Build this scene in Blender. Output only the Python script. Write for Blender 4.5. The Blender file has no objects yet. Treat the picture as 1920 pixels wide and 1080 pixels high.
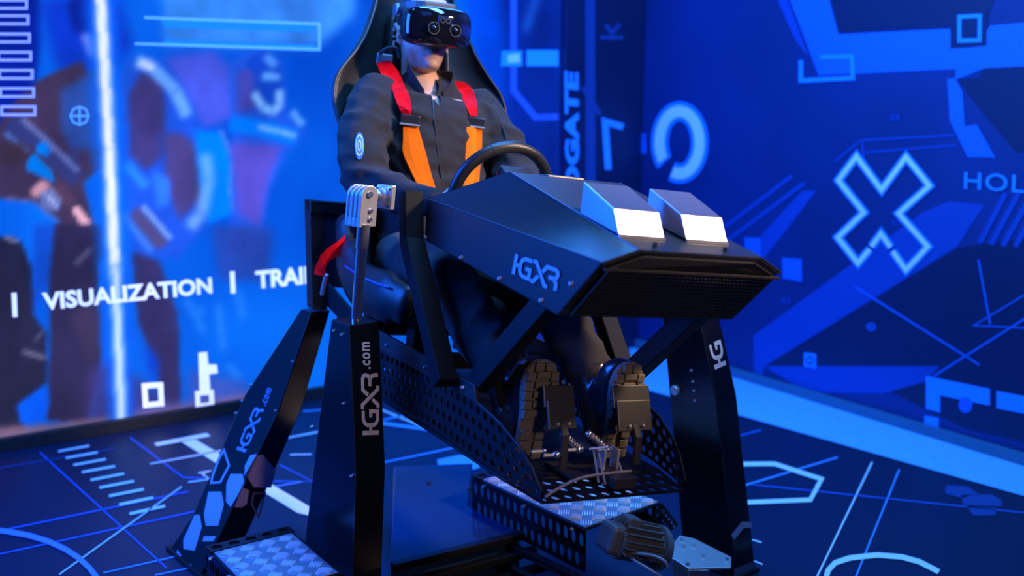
import bpy, bmesh, math, random
import numpy as np
from mathutils import Vector, Matrix, noise
from mathutils.bvhtree import BVHTree
random.seed(7)
SC = bpy.context.scene
COL = SC.collection
# ------------------------------------------------------------------ camera
FPX, HC = 1955.0, 1.5
PIT = math.atan(355 / FPX)
cd = bpy.data.cameras.new('camera'); cam = bpy.data.objects.new('camera', cd); COL.objects.link(cam)
cam.location = (0, 0, HC); cam.rotation_euler = (math.pi / 2 - PIT, 0, 0)
cd.sensor_width = 36; cd.lens = FPX / 1920 * 36
cd.clip_start = .05
cd.dof.use_dof = True; cd.dof.focus_distance = 2.72; cd.dof.aperture_fstop = 1.7
SC.camera = cam
# ------------------------------------------------------------------ world, lamps, exposure
SC.view_settings.view_transform = 'Standard'; SC.view_settings.look = 'None'
SC.view_settings.exposure = 0.0; SC.view_settings.gamma = 1.0
w = bpy.data.worlds.new('hall'); SC.world = w; w.use_nodes = True
w.node_tree.nodes['Background'].inputs[0].default_value = (.004, .02, .12, 1)
w.node_tree.nodes['Background'].inputs[1].default_value = .2
def lamp(name, kind, loc, aim, energy, color, size=1.0, size_y=None, spot=60, blend=.6):
    d = bpy.data.lights.new(name, kind); o = bpy.data.objects.new(name, d); COL.objects.link(o)
    o.location = loc; o.rotation_euler = (Vector(aim) - Vector(loc)).to_track_quat('-Z', 'Y').to_euler()
    d.energy = energy; d.color = color
    if kind == 'AREA':
        d.size = size
        if size_y: d.shape = 'RECTANGLE'; d.size_y = size_y
    else:
        d.shadow_soft_size = size
        if kind == 'SPOT': d.spot_size = math.radians(spot); d.spot_blend = blend
    return o
BLUE = (.012, .13, 1.0); BLUE2 = (.03, .24, 1.0)
lamp('blue_stage_lamp_left', 'AREA', (-2.7, 2.45, 2.2), (0, 2.7, .95), 235, BLUE, 1.6)
lamp('blue_stage_lamp_back', 'AREA', (-.1, 5.1, 3.4), (-.1, 3.0, .6), 75, BLUE2, 1.4)
lamp('blue_front_fill', 'AREA', (.2, .2, 3.4), (-.4, 3.0, 0), 12, BLUE, 1.5)  # added dim blue fill, out of view in front
lamp('blue_wall_wash', 'AREA', (.45, 2.8, 3.3), (1.8, 4.9, .8), 190, (.10, .38, 1.0), 2.0, .6)
lamp('blue_floor_wash', 'SPOT', (-1.3, 3.0, 3.3), (-.75, 4.2, 0), 170, (.12, .40, 1.0), .3, spot=55, blend=1)
lamp('warm_key_lamp', 'SPOT', (2.35, 2.12, 2.62), (-.05, 2.85, 1.25), 640, (1.0, .70, .48), .20, spot=33, blend=.45)
lamp('warm_front_fill', 'SPOT', (1.15, .1, 1.75), (.05, 2.5, .82), 52, (1.0, .74, .55), .12, spot=34, blend=.8)  # added weak fill to brighten boots, pedals and tower lettering

# ------------------------------------------------------------------ geometry of the view: measured directions to points
CAMP = np.array([0, 0, HC])
def V3(p): return np.array([float(p[0]), float(p[1]), float(p[2])])
def ray(px, py):
    x = (px - 960) / FPX; y = (py - 540) / FPX
    return np.array([x, math.cos(PIT) - y * math.sin(PIT), -math.sin(PIT) - y * math.cos(PIT)])
def at(px, py, Y): r = ray(px, py); return CAMP + r * (Y / r[1])
def onz(px, py, z): r = ray(px, py); return CAMP + r * ((z - HC) / r[2])
def unit(v): v = np.array(v, float); return v / np.linalg.norm(v)
class Frame:                       # f forward, u sideways, h up
    def __init__(s, O, psi, rho):
        a = math.radians(psi); r = math.radians(rho)
        s.O = np.array(O, float)
        s.R = np.array([math.cos(a) * math.cos(r), math.sin(a) * math.cos(r), -math.sin(r)])
        s.F = np.array([math.sin(a), -math.cos(a), 0.]); s.U = np.cross(s.R, -s.F)
    def w(s, f, u, h): return s.O + s.F * f + s.R * u + s.U * h
    def loc(s, P): d = P - s.O; return np.array([d @ s.F, d @ s.R, d @ s.U])
    def hit(s, px, py, ax, v):
        r = ray(px, py); t = (v - (CAMP - s.O) @ ax) / (r @ ax); return CAMP + t * r
    def pu(s, px, py, u): return s.hit(px, py, s.R, u)
    def pf(s, px, py, f): return s.hit(px, py, s.F, f)
    def mat(s, o=None):
        M = Matrix.Identity(4)
        for i in range(3):
            M[i][0] = s.R[i]; M[i][1] = -s.F[i]; M[i][2] = s.U[i]; M[i][3] = (s.O if o is None else o)[i]
        return M
C = Frame(at(825, 250, 3.25), 30, 7)          # the cockpit, rolled to one side on its pistons
B = Frame((0, 2.8, 0), 38.8, 0)               # the base on the floor
cw = C.w

# ------------------------------------------------------------------ materials
MATS = {}
def srgb(r, g, b): return tuple(((v / 255) / 12.92 if v / 255 <= .04045 else ((v / 255 + .055) / 1.055) ** 2.4) for v in (r, g, b)) + (1,)
def mat(name, col, rough=.5, metal=0., bump=0., scale=60., var=.12, coat=0., emit=0., spec=.5, sheen=0, aniso=None, detail=4):
    if name in MATS: return MATS[name]
    m = bpy.data.materials.new(name); m.use_nodes = True; nt = m.node_tree; b = nt.nodes['Principled BSDF']
    if len(col) == 3: col = tuple(col) + (1,)
    tc = nt.nodes.new('ShaderNodeTexCoord'); n = nt.nodes.new('ShaderNodeTexNoise')
    n.inputs['Scale'].default_value = scale; n.inputs['Detail'].default_value = detail
    nt.links.new(tc.outputs['Object'], n.inputs['Vector'])
    mx = nt.nodes.new('ShaderNodeMix'); mx.data_type = 'RGBA'
    mx.inputs[6].default_value = tuple(c * (1 - var) for c in col[:3]) + (1,)
    mx.inputs[7].default_value = tuple(min(1, c * (1 + var)) for c in col[:3]) + (1,)
    nt.links.new(n.outputs['Fac'], mx.inputs[0]); nt.links.new(mx.outputs[2], b.inputs['Base Color'])
    b.inputs['Roughness'].default_value = rough; b.inputs['Metallic'].default_value = metal
    b.inputs['Coat Weight'].default_value = coat; b.inputs['Specular IOR Level'].default_value = spec
    b.inputs['Sheen Weight'].default_value = sheen
    if emit:
        nt.links.new(mx.outputs[2], b.inputs['Emission Color']); b.inputs['Emission Strength'].default_value = emit
    if bump:
        bp = nt.nodes.new('ShaderNodeBump'); bp.inputs['Strength'].default_value = bump; bp.inputs['Distance'].default_value = .004
        nt.links.new(n.outputs['Fac'], bp.inputs['Height']); nt.links.new(bp.outputs[0], b.inputs['Normal'])
    MATS[name] = m; return m
powder = mat('powder_coated_black_steel', (.0095, .010, .0125), .44, 0, .12, 700, .1, spec=.22)
gloss = mat('glossy_black_steel', (.008, .0085, .011), .22, 0, .03, 200, .1, spec=.35)
satin = mat('satin_black_shell', (.024, .025, .030), .36, .05, .10, 900, .08, spec=.42)
edgem = mat('satin_edge_highlight', (.10, .11, .13), .3, .6, 0, 100, .1)  # lighter than the shell: the edge highlight is put into the colour
pillarm = mat('matte_black_pillar', (.010, .0105, .013), .6, 0, .12, 700, .1, spec=.08)
hoodm = mat('satin_metal_hood', (.42, .43, .45), .31, .9, .05, 900, .06, spec=.6)
grillem = mat('black_grille_mesh', (.012, .012, .013), .6, 0, .5, 420, .3)
matte = mat('matte_black_plastic', (.014, .014, .016), .55, 0, .1, 300, .2)
chrome = mat('polished_steel', (.80, .81, .84), .13, .92, .0, 40, .05)
zinc = mat('zinc_plated_steel', (.66, .67, .70), .33, .65, .08, 120, .12)
alu = mat('tread_aluminium', (.42, .44, .48), .36, .7, .05, 200, .08)
alu2 = mat('lug_highlight_aluminium', (.86, .88, .9), .28, .5, .05, 200, .08)  # same metal as the plate, lightened to paint in the glints on the lugs
leather = mat('black_leather', (.020, .020, .022), .42, 0, .25, 260, .2, spec=.5)
leatherw = mat('black_stitched_leather', (.016, .016, .018), .36, 0, .2, 420, .2)
cloth = mat('charcoal_jacket_cloth', (.0095, .0075, .0105), .88, 0, .35, 330, .3, sheen=.06)
cloth2 = mat('dark_trouser_cloth', (.011, .0105, .013), .9, 0, .35, 330, .3, sheen=.1)
redweb = mat('red_webbing', (.80, .003, .012), .7, 0, .3, 500, .1, spec=.08)
orangeweb = mat('orange_webbing', (1.0, .17, .004), .7, 0, .3, 500, .08, spec=.08)
buckle = mat('black_buckle_plastic', (.02, .02, .022), .35, 0, .05, 200, .1)
lensm = mat('dark_lens_glass', (.006, .008, .014), .05, 0, 0, 10, .1, coat=1)
visor = mat('glossy_black_visor', (.006, .006, .009), .06, 0, 0, 10, .1, coat=1)
hairm = mat('short_dark_hair', (.02, .014, .011), .75, 0, .6, 500, .4)
solem = mat('dark_rubber_sole', (.17, .135, .10), .75, 0, .4, 200, .25)
bootm = mat('black_boot_leather', (.022, .022, .026), .22, 0, .15, 150, .2, spec=.7)
logob = mat('logo_blue_grey_print', srgb(120, 150, 200), .5)
logow = mat('logo_cream_print', srgb(240, 225, 215), .5)
hexm = mat('hexagon_blue_print', srgb(150, 165, 200), .4, var=.06, scale=20)
motorm = mat('cast_grey_motor', (.15, .145, .14), .5, .35, .3, 90, .2)
cablem = mat('grey_cable', (.28, .27, .26), .45)
springm = mat('spring_steel', (.7, .68, .64), .22, 1)
whiteink = mat('white_floor_ink', (.80, .86, .92), .5, var=.05)
paleink = mat('pale_blue_floor_ink', (.10, .36, .85), .5, var=.05)
blueink = mat('blue_floor_ink', (.035, .16, .75), .5, var=.05)
violink = mat('violet_blue_floor_ink', (.16, .26, .95), .5, var=.05)
dimink = mat('dim_blue_floor_ink', (.02, .06, .24), .5, var=.05)
bandm = mat('bare_floor_blue_lit', (.16, .50, .95), .55, 0, .1, 30, .15)  # blue light on the bare floor, put into the base colour
def skin_mat():
    m = bpy.data.materials.new('skin'); m.use_nodes = True; nt = m.node_tree; b = nt.nodes['Principled BSDF']
    a = nt.nodes.new('ShaderNodeAttribute'); a.attribute_name = 'tone'
    tc = nt.nodes.new('ShaderNodeTexCoord'); n = nt.nodes.new('ShaderNodeTexNoise'); n.inputs['Scale'].default_value = 380
    nt.links.new(tc.outputs['Object'], n.inputs['Vector'])
    mx = nt.nodes.new('ShaderNodeMix'); mx.data_type = 'RGBA'
    mx.inputs[6].default_value = (.72, .44, .33, 1); mx.inputs[7].default_value = (.26, .15, .115, 1)
    mu = nt.nodes.new('ShaderNodeMath'); mu.operation = 'MULTIPLY'
    ad = nt.nodes.new('ShaderNodeMath'); ad.operation = 'ADD'; ad.inputs[1].default_value = .45; 
    nt.links.new(n.outputs['Fac'], ad.inputs[0]); nt.links.new(ad.outputs[0], mu.inputs[0]); nt.links.new(a.outputs['Fac'], mu.inputs[1])
    nt.links.new(mu.outputs[0], mx.inputs[0]); nt.links.new(mx.outputs[2], b.inputs['Base Color'])
    b.inputs['Roughness'].default_value = .5; b.inputs['Subsurface Weight'].default_value = .08
    b.inputs['Subsurface Radius'].default_value = (.01, .004, .002)
    return m
skin = skin_mat()

# ------------------------------------------------------------------ mesh helpers (all points in metres, world axes)
def thing(name, label, cat, loc=(0, 0, 0), M=None, group=None):
    o = bpy.data.objects.new(name, None); COL.objects.link(o); o.empty_display_size = .1
    if M is not None: o.matrix_world = M
    else: o.location = loc
    o['label'] = label; o['category'] = cat
    if group: o['group'] = group
    o['_'] = 1; del o['_']
    WM[o.name] = (M.copy() if M is not None else Matrix.Translation(loc)); return o
WM = {}
BEV = []
def tag(o, label, cat, group=None):
    o['label'] = label; o['category'] = cat
    if group: o['group'] = group
    return o
class MB:
    def __init__(s): s.v = []; s.f = []
    def add(s, vs, fs):
        k = len(s.v); s.v += [V3(x) for x in vs]; s.f += [tuple(i + k for i in q) for q in fs]; return s
    def hexa(s, p):     # 4 bottom, 4 top in the same order
        return s.add(p, [(3, 2, 1, 0), (4, 5, 6, 7), (0, 1, 5, 4), (1, 2, 6, 5), (2, 3, 7, 6), (3, 0, 4, 7)])
    def box(s, c, ax, ay, az, dx, dy, dz):
        c = V3(c); ax = unit(ax) * dx / 2; ay = unit(ay) * dy / 2; az = unit(az) * dz / 2
        return s.hexa([c - ax - ay - az, c + ax - ay - az, c + ax + ay - az, c - ax + ay - az, c - ax - ay + az, c + ax - ay + az, c + ax + ay + az, c - ax + ay + az])
    def prism(s, pts, off):
        n = len(pts); off = V3(off); a = [V3(p) for p in pts]
        return s.add(a + [p + off for p in a], [tuple(range(n))[::-1], tuple(range(n, 2 * n))] + [(i, (i + 1) % n, n + (i + 1) % n, n + i) for i in range(n)])
    def cyl(s, a, b, r, n=16, r2=None):
        a = V3(a); b = V3(b); d = unit(b - a); x = unit(np.cross(d, [0, 0, 1] if abs(d[2]) < .9 else [1, 0, 0])); y = np.cross(d, x)
        r2 = r if r2 is None else r2
        ring = lambda p, q: [p + (x * math.cos(2 * math.pi * i / n) + y * math.sin(2 * math.pi * i / n)) * q for i in range(n)]
        return s.add(ring(a, r) + ring(b, r2), [tuple(range(n))[::-1], tuple(range(n, 2 * n))] + [(i, (i + 1) % n, n + (i + 1) % n, n + i) for i in range(n)])
    def loft(s, rings, caps=True, closed=True):
        n = len(rings[0]); vs = [p for r in rings for p in r]; fs = []
        for k in range(len(rings) - 1):
            for i in range(n if closed else n - 1):
                j = (i + 1) % n; fs.append((k * n + i, k * n + j, (k + 1) * n + j, (k + 1) * n + i))
        if caps and closed:
            fs.append(tuple(range(n))[::-1]); fs.append(tuple(range((len(rings) - 1) * n, len(rings) * n)))
        return s.add(vs, fs)
    def tube(s, path, rad, n=10, side=None, flat=None):
        P = [V3(p) for p in path]; m = len(P); rings = []
        rr = rad if hasattr(rad, '__len__') else [rad] * m
        prev = None
        for k in range(m):
            d = unit(P[min(k + 1, m - 1)] - P[max(k - 1, 0)])
            if side is not None: x = V3(side) - d * (V3(side) @ d)
            elif prev is None: x = np.cross(d, [0, 0, 1] if abs(d[2]) < .9 else [1, 0, 0])
            else: x = prev - d * (prev @ d)
            x = unit(x); y = np.cross(d, x); prev = x
            q = rr[k]; a, b_ = (q if hasattr(q, '__len__') else (q, q))
            rings.append([P[k] + x * a * math.cos(2 * math.pi * i / n) + y * b_ * math.sin(2 * math.pi * i / n) for i in range(n)])
        return s.loft(rings)
    def ball(s, c, r, n=10, m=7, ax=None):
        c = V3(c); r = r if hasattr(r, '__len__') else (r, r, r)
        ax = ax or ([1, 0, 0], [0, 1, 0], [0, 0, 1]); ax = [V3(a) for a in ax]
        rings = []
        for k in range(m + 1):
            t = math.pi * (k + .02) / (m + .04)
            rings.append([c + ax[0] * r[0] * math.sin(t) * math.cos(2 * math.pi * i / n) + ax[1] * r[1] * math.sin(t) * math.sin(2 * math.pi * i / n) - ax[2] * r[2] * math.cos(t) for i in range(n)])
        return s.loft(rings)
    def mesh(s, name, parent=None):
        me = bpy.data.meshes.new(name); Mi = WM[parent.name].inverted() if parent is not None and parent.name in WM else Matrix.Identity(4)
        me.from_pydata([Mi @ Vector(p) for p in s.v], [], s.f); me.update()
        bm = bmesh.new(); bm.from_mesh(me); bmesh.ops.recalc_face_normals(bm, faces=bm.faces); bm.to_mesh(me); bm.free()
        return me
    def build(s, name, m, parent=None, bevel=0, smooth=False, kind=None, flat=False):
        me = bpy.data.meshes.new(name)
        Mi = WM[parent.name].inverted() if parent is not None else Matrix.Identity(4)
        me.from_pydata([Mi @ Vector(p) for p in s.v], [], s.f); me.update()
        if not flat:
            bm = bmesh.new(); bm.from_mesh(me); bmesh.ops.recalc_face_normals(bm, faces=bm.faces); bm.to_mesh(me); bm.free()
        return link(name, me, m, parent, bevel, smooth, kind)
def link(name, me, m, parent=None, bevel=0, smooth=False, kind=None):
    o = bpy.data.objects.new(name, me); COL.objects.link(o)
    me.materials.clear(); me.materials.append(m)
    if parent is not None: o.parent = parent; WM[o.name] = WM[parent.name].copy()
    else: WM[o.name] = Matrix.Identity(4)
    if smooth:
        for p in me.polygons: p.use_smooth = True
    if bevel:
        BEV.append((o, bevel))
    if kind: o['kind'] = kind
    return o
def smooth_angle(o, deg=40):
    me = o.data
    for p in me.polygons: p.use_smooth = True
    me.set_sharp_from_angle(angle=math.radians(deg)); return o
def ppl(px, py, pl): r = ray(px, py); return CAMP + r * (((pl[0] - CAMP) @ pl[1]) / (r @ pl[1]))
def stroke2d(pts, wd, closed=False):
    P = [np.array(p, float) for p in pts]; n = len(P); L = []; Rr = []
    for i in range(n):
        if closed: a, b = P[i - 1], P[(i + 1) % n]
        else: a, b = P[max(i - 1, 0)], P[min(i + 1, n - 1)]
        d1 = P[i] - a; d2 = b - P[i]
        d1 = d1 / np.linalg.norm(d1) if np.linalg.norm(d1) > 1e-9 else None; d2 = d2 / np.linalg.norm(d2) if np.linalg.norm(d2) > 1e-9 else None
        if d1 is None: d1 = d2
        if d2 is None: d2 = d1
        n1 = np.array([-d1[1], d1[0]]); n2 = np.array([-d2[1], d2[0]]); m = n1 + n2
        l = np.linalg.norm(m); m = n1 if l < .2 else m / l
        k = 1 / max(.45, m @ n1)
        L.append(P[i] + m * k * wd / 2); Rr.append(P[i] - m * k * wd / 2)
    vs = L + Rr; fs = []
    for i in range(n if closed else n - 1):
        j = (i + 1) % n; fs.append((i, j, n + j, n + i))
    return vs, fs
def decal(name, polys, pl, lift, m, parent):           # filled polygons, seen directions laid on a plane
    mb = MB(); n = pl[1] * (1 if (CAMP - pl[0]) @ pl[1] > 0 else -1) * lift
    for p in polys: mb.add([ppl(x, y, pl) + n for x, y in p], [tuple(range(len(p)))])
    return mb.build(name, m, parent)
def dstroke(name, lines, wd, pl, lift, m, parent, closed=False):
    mb = MB(); n = pl[1] * (1 if (CAMP - pl[0]) @ pl[1] > 0 else -1) * lift
    for l in lines:
        vs, fs = stroke2d(l, wd, closed); mb.add([ppl(x, y, pl) + n for x, y in vs], fs)
    return mb.build(name, m, parent)
def text2d(s, bold=.02, spacing=1.0):
    cu = bpy.data.curves.new('t', 'FONT'); cu.body = s; cu.size = 1; cu.offset = bold; cu.space_character = spacing; cu.resolution_u = 3
    o = bpy.data.objects.new('t', cu); COL.objects.link(o); bpy.context.view_layer.update()
    me = bpy.data.meshes.new_from_object(o.evaluated_get(bpy.context.evaluated_depsgraph_get()))
    v = np.array([[p.co.x, p.co.y] for p in me.vertices]); f = [tuple(p.vertices) for p in me.polygons]
    bpy.data.objects.remove(o); bpy.data.curves.remove(cu); bpy.data.meshes.remove(me)
    v -= v.min(0); return v, f, v.max(0)
def dtext(name, s, bl, br, tl, pl, lift, m, parent, bold=.02, spacing=1.0):
    v, f, sz = text2d(s, bold, spacing); o = ppl(*bl, pl); X = ppl(*br, pl) - o; Yv = ppl(*tl, pl) - o
    n = pl[1] * (1 if (CAMP - pl[0]) @ pl[1] > 0 else -1) * lift
    mb = MB(); mb.add([o + X * (a / sz[0]) + Yv * (b / sz[1]) + n for a, b in v], f); return mb.build(name, m, parent)
LOGO = [[(0, 0), (0, 1)], [(0, .5), (.34, .5)],
        [(1.02, .93), (.62, .93), (.45, .85), (.36, .7), (.36, .3), (.45, .15), (.62, .07), (.98, .07), (.98, .48), (.70, .48)],
        [(1.08, .97), (1.28, .97), (1.98, .03), (2.15, .03)], [(1.12, .03), (1.28, .03), (1.52, .36)], [(1.72, .62), (1.95, .93), (2.45, .93), (2.58, .86), (2.62, .74), (2.58, .6), (2.45, .5), (2.12, .5)],
        [(2.42, .48), (2.58, .36), (2.62, .2), (2.62, 0)]]
def logo(o, X, Yv, n, m, parent, lift=.0015, k=None):  # o: foot of the H, X: full run, Yv: letter height (vectors)
    for name, idx in (('letter_h', (0, 1)), ('letter_g', (2,)), ('letter_x', (3, 4)), ('letter_r', (5, 6))):
        if k and name not in k: continue
        mb = MB()
        for i in idx:
            vs, fs = stroke2d(LOGO[i], .185 if i else .20); mb.add([V3(o) + V3(X) * (a / 2.7) + V3(Yv) * b + V3(n) * lift for a, b in vs], fs)
        mb.build(name, m, parent)
def screw(p, n, r, parent, m=None, name='screw', hgt=.006):
    n = unit(n); mb = MB(); mb.cyl(V3(p) - n * .003, V3(p) + n * hgt, r, 8, r * .75); return mb.build(name, m or zinc, parent)
def perf(S, n, nx, ny, thick, hole=.34, stag=True):     # a plate with real round holes; S(s,t) gives a point
    mb = MB(); n = V3(n) * thick; K = 8
    for j in range(ny):
        off = .5 if (stag and j % 2) else 0
        cells = [(i + off, i + 1 + off, True) for i in range(nx - (1 if off else 0))]
        if off: cells = [(0, .5, False)] + cells + [(nx - .5, nx, False)]
        for a, b, hl in cells:
            t0, t1 = j / ny, (j + 1) / ny
            if not hl:
                q = [S(a / nx, t0), S(b / nx, t0), S(b / nx, t1), S(a / nx, t1)]
                mb.add(q + [p + n for p in q], [(3, 2, 1, 0), (4, 5, 6, 7)]); continue
            cx, cy = (a + b) / 2, j + .5
            out = [(1, 0), (1, 1), (0, 1), (-1, 1), (-1, 0), (-1, -1), (0, -1), (1, -1)]
            o8 = [S((cx + x * .5) / nx, (cy + y * .5) / ny) for x, y in out]
            h8 = [S((cx + hole * math.cos(k * math.pi / 4)) / nx, (cy + hole * math.sin(k * math.pi / 4)) / ny) for k in range(8)]
            vs = o8 + h8 + [p + n for p in o8] + [p + n for p in h8]; fs = []
            for k in range(8):
                l = (k + 1) % 8
                fs += [(k, l, 8 + l, 8 + k), (24 + k, 24 + l, 16 + l, 16 + k), (8 + k, 8 + l, 24 + l, 24 + k)]
            mb.add(vs, fs)
    return mb
def evalmods(me, mods):
    o = bpy.data.objects.new('tmp', me); COL.objects.link(o)
    for kind, kw in mods:
        md = o.modifiers.new('m', kind)
        for a, b in kw.items(): setattr(md, a, b)
    bpy.context.view_layer.update()
    r = bpy.data.meshes.new_from_object(o.evaluated_get(bpy.context.evaluated_depsgraph_get()))
    bpy.data.objects.remove(o); return r
def fuse(mb, voxel, it=8, fac=.5):
    me = bpy.data.meshes.new('tmp'); me.from_pydata([Vector(p) for p in mb.v], [], mb.f); me.update()
    bm = bmesh.new(); bm.from_mesh(me); bmesh.ops.recalc_face_normals(bm, faces=bm.faces); bm.to_mesh(me); bm.free()
    return evalmods(me, [('REMESH', dict(mode='VOXEL', voxel_size=voxel)), ('SMOOTH', dict(factor=fac, iterations=it))])
def relocal(me, parent): me.transform(WM[parent.name].inverted()); me.update(); return me

# ================================================================== THE ROOM
p_a, p_b = onz(0, 845, 0), onz(600, 745, 0); dl = unit(p_b - p_a)
p_c, p_d = onz(1380, 706, 0), onz(1920, 870, 0); dr = unit(p_d - p_c)
den = dl[0] * dr[1] - dl[1] * dr[0]; k = ((p_c - p_a)[0] * dr[1] - (p_c - p_a)[1] * dr[0]) / den
corner = p_a + dl * k
nL = unit(np.cross(dl, [0, 0, 1])); nR = unit(np.cross(dr, [0, 0, 1]))
if nL @ (CAMP - p_a) < 0: nL = -nL
if nR @ (CAMP - p_c) < 0: nR = -nR
PL, PR, PF = (p_a, nL), (p_c, nR), (np.zeros(3), np.array([0, 0, 1.]))
def struct(o): o['kind'] = 'structure'; return o
def floor_mat():
    m = mat('dark_printed_floor_mat', (.006, .015, .045), .38, 0, .25, 420, .25, spec=.45); return m
def wall_slab(name, a, b, n, z0, z1, m):
    a = V3(a); b = V3(b); mb = MB(); q = [a, b, b - n * .12, a - n * .12]
    return struct(mb.hexa([p + [0, 0, z0] for p in q] + [p + [0, 0, z1] for p in q]).build(name, m))
flo = struct(MB().hexa([V3(p) for p in ((-5, -2, -.08), (6, -2, -.08), (6, 9, -.08), (-5, 9, -.08), (-5, -2, 0), (6, -2, 0), (6, 9, 0), (-5, 9, 0))]).build('floor', floor_mat()))
wl = wall_slab('wall_left', p_a - dl * 3, corner, nL, .05, 3.6, mat('dark_wall_backing', (.01, .02, .08), .6))
wr = wall_slab('wall_right', corner - dr * .12, p_d + dr * 2.5, nR, .0, 3.6, mat('deep_blue_printed_wall', (.003, .020, .145), .5, 0, .05, 1.1, .55, detail=3))
def strip(name, a, b, n, d, z0, z1, m):
    a = V3(a); b = V3(b); q = [a, b, b + n * d, a + n * d]
    return struct(MB().hexa([p + [0, 0, z0] for p in q] + [p + [0, 0, z1] for p in q]).build(name, m, None, .003))
strip('baseboard_left', p_a - dl * 3, corner - dl * .05, nL, .035, 0, .06, matte)
strip('baseboard_right', corner + dr * .05, p_d + dr * 2.5, nR, .03, 0, .05, mat('dull_teal_skirting', (.03, .12, .22), .5))
def ink(name, c, e=.8): return mat('mural_' + name, srgb(*c), .6, 0, 0, 3.0, .16, emit=e)
# ---- bare floor strip beside the printed mat
decal('bare_floor_strip', [[(1180, 650), (1380, 709), (1990, 892), (2600, 1077), (2600, 1122), (1990, 950), (1390, 780), (1180, 722)]], PF, .0012, bandm, flo)
# ---- floor graphics
def z6(l): return [(x / 3.2, 760 + y / 3.2) for x, y in l]
def z7(l): return [(1200 + x / 2.16, 580 + y / 2.16) for x, y in l]
def zm(l): return [(540 + x / 3.857, 580 + y / 3.857) for x, y in l]
L1, L2, L3 = .002, .003, .004
for a, b_ in (([(240, 285), (1000, 980)], blueink), ([(780, 195), (1100, 435), (1225, 440)], blueink), ([(-150, 405), (690, 262)], dimink), ([(50, 745), (1130, 520)], blueink),
              ([(-150, 928), (1165, 640)], blueink), ([(620, 1008), (1240, 868)], paleink), ([(930, 1022), (1200, 965)], paleink), ([(1680, 360), (1880, 460), (1640, 458)], blueink), ([(1650, 490), (1830, 458)], paleink)):
    dstroke('floor_line', [z6(a)], 2.0, PF, L1, b_, flo)
for a in ([(355, 1020), (1090, 492)], [(900, 355), (1400, 262)], [(1190, 410), (1280, 395), (1215, 418), (1255, 445)], [(1130, 465), (1250, 448)], [(1690, 205), (1900, 166)], [(1740, 300), (1870, 297)]):
    dstroke('floor_line', [z6(a)], 2.2, PF, L2, whiteink, flo)
for a in ([(289, 832), (387.5, 813), (395, 819), (294, 837.5)], [(337.5, 828), (364, 823.5), (590, 957), (580, 968), (558, 963)]): decal('floor_letter_stroke', [a], PF, L2, whiteink, flo)
le = [(350, 280), (395, 320), (442, 362), (492, 405), (545, 452), (597, 498), (655, 548), (715, 600), (778, 655)]
re_ = [(535, 246), (585, 286), (635, 326), (690, 369), (745, 413), (803, 459), (863, 507), (920, 557), (990, 608)]
for i, (a, b_) in enumerate(zip(le, re_)): dstroke('floor_dash', [z6([a, b_])], 3.4 + .18 * i, PF, L2, whiteink, flo)
dstroke('floor_arc', [z6([(-190, 745), (-60, 750), (60, 765), (180, 788), (290, 822), (390, 868), (470, 920), (535, 980), (590, 1050), (640, 1150)])], 10, PF, L3, violink, flo)
dstroke('floor_hexagon', [z7([(300, 630), (545, 628), (735, 690), (690, 774), (300, 790)])], 8, PF, L2, whiteink, flo)
for a, wd, b_ in (([(400, 722), (800, 601)], 3, paleink), ([(460, 712), (1600, 830)], 1.6, blueink), ([(700, 1120), (940, 620)], 3.2, whiteink), ([(860, 1120), (1050, 650)], 3.0, paleink), ([(380, 520), (490, 490)], 2, blueink), ([(455, 935), (492, 946)], 2.4, whiteink), ([(462, 1021), (497, 1035)], 2.4, whiteink)):
    dstroke('floor_line', [z7(a)], wd, PF, L1, b_, flo)
dstroke('floor_arc', [z7([(735, 1200), (745, 1120), (762, 1060), (790, 1030), (850, 1010), (960, 998), (1060, 1006), (1130, 1025), (1210, 1066)])], 10, PF, L2, whiteink, flo)
for a in ([(1240, 715), (1330, 720), (1370, 750), (1300, 765), (1235, 748)], [(1300, 755), (1420, 750), (1465, 775), (1465, 800), (1310, 795)], [(1325, 800), (1440, 805), (1440, 836), (1350, 838)]): decal('floor_patch', [z7(a)], PF, L1, dimink, flo)
for a, wd, b_ in (([(560, 680), (1220, 953)], 2.6, whiteink), ([(500, 840), (960, 746)], 2.4, paleink), ([(600, 815), (1160, 892)], 5, paleink), ([(500, 1150), (1300, 983)], 2.4, paleink), ([(30, 925), (260, 880)], 2.2, whiteink), ([(110, 740), (300, 725)], 2, paleink)):
    dstroke('floor_line', [zm(a)], wd, PF, L1, b_, flo)
decal('floor_hexagon', [[(820, 863), (862, 854), (893, 857), (900, 878), (872, 886), (822, 882)]], PF, L2, paleink, flo)
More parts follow.
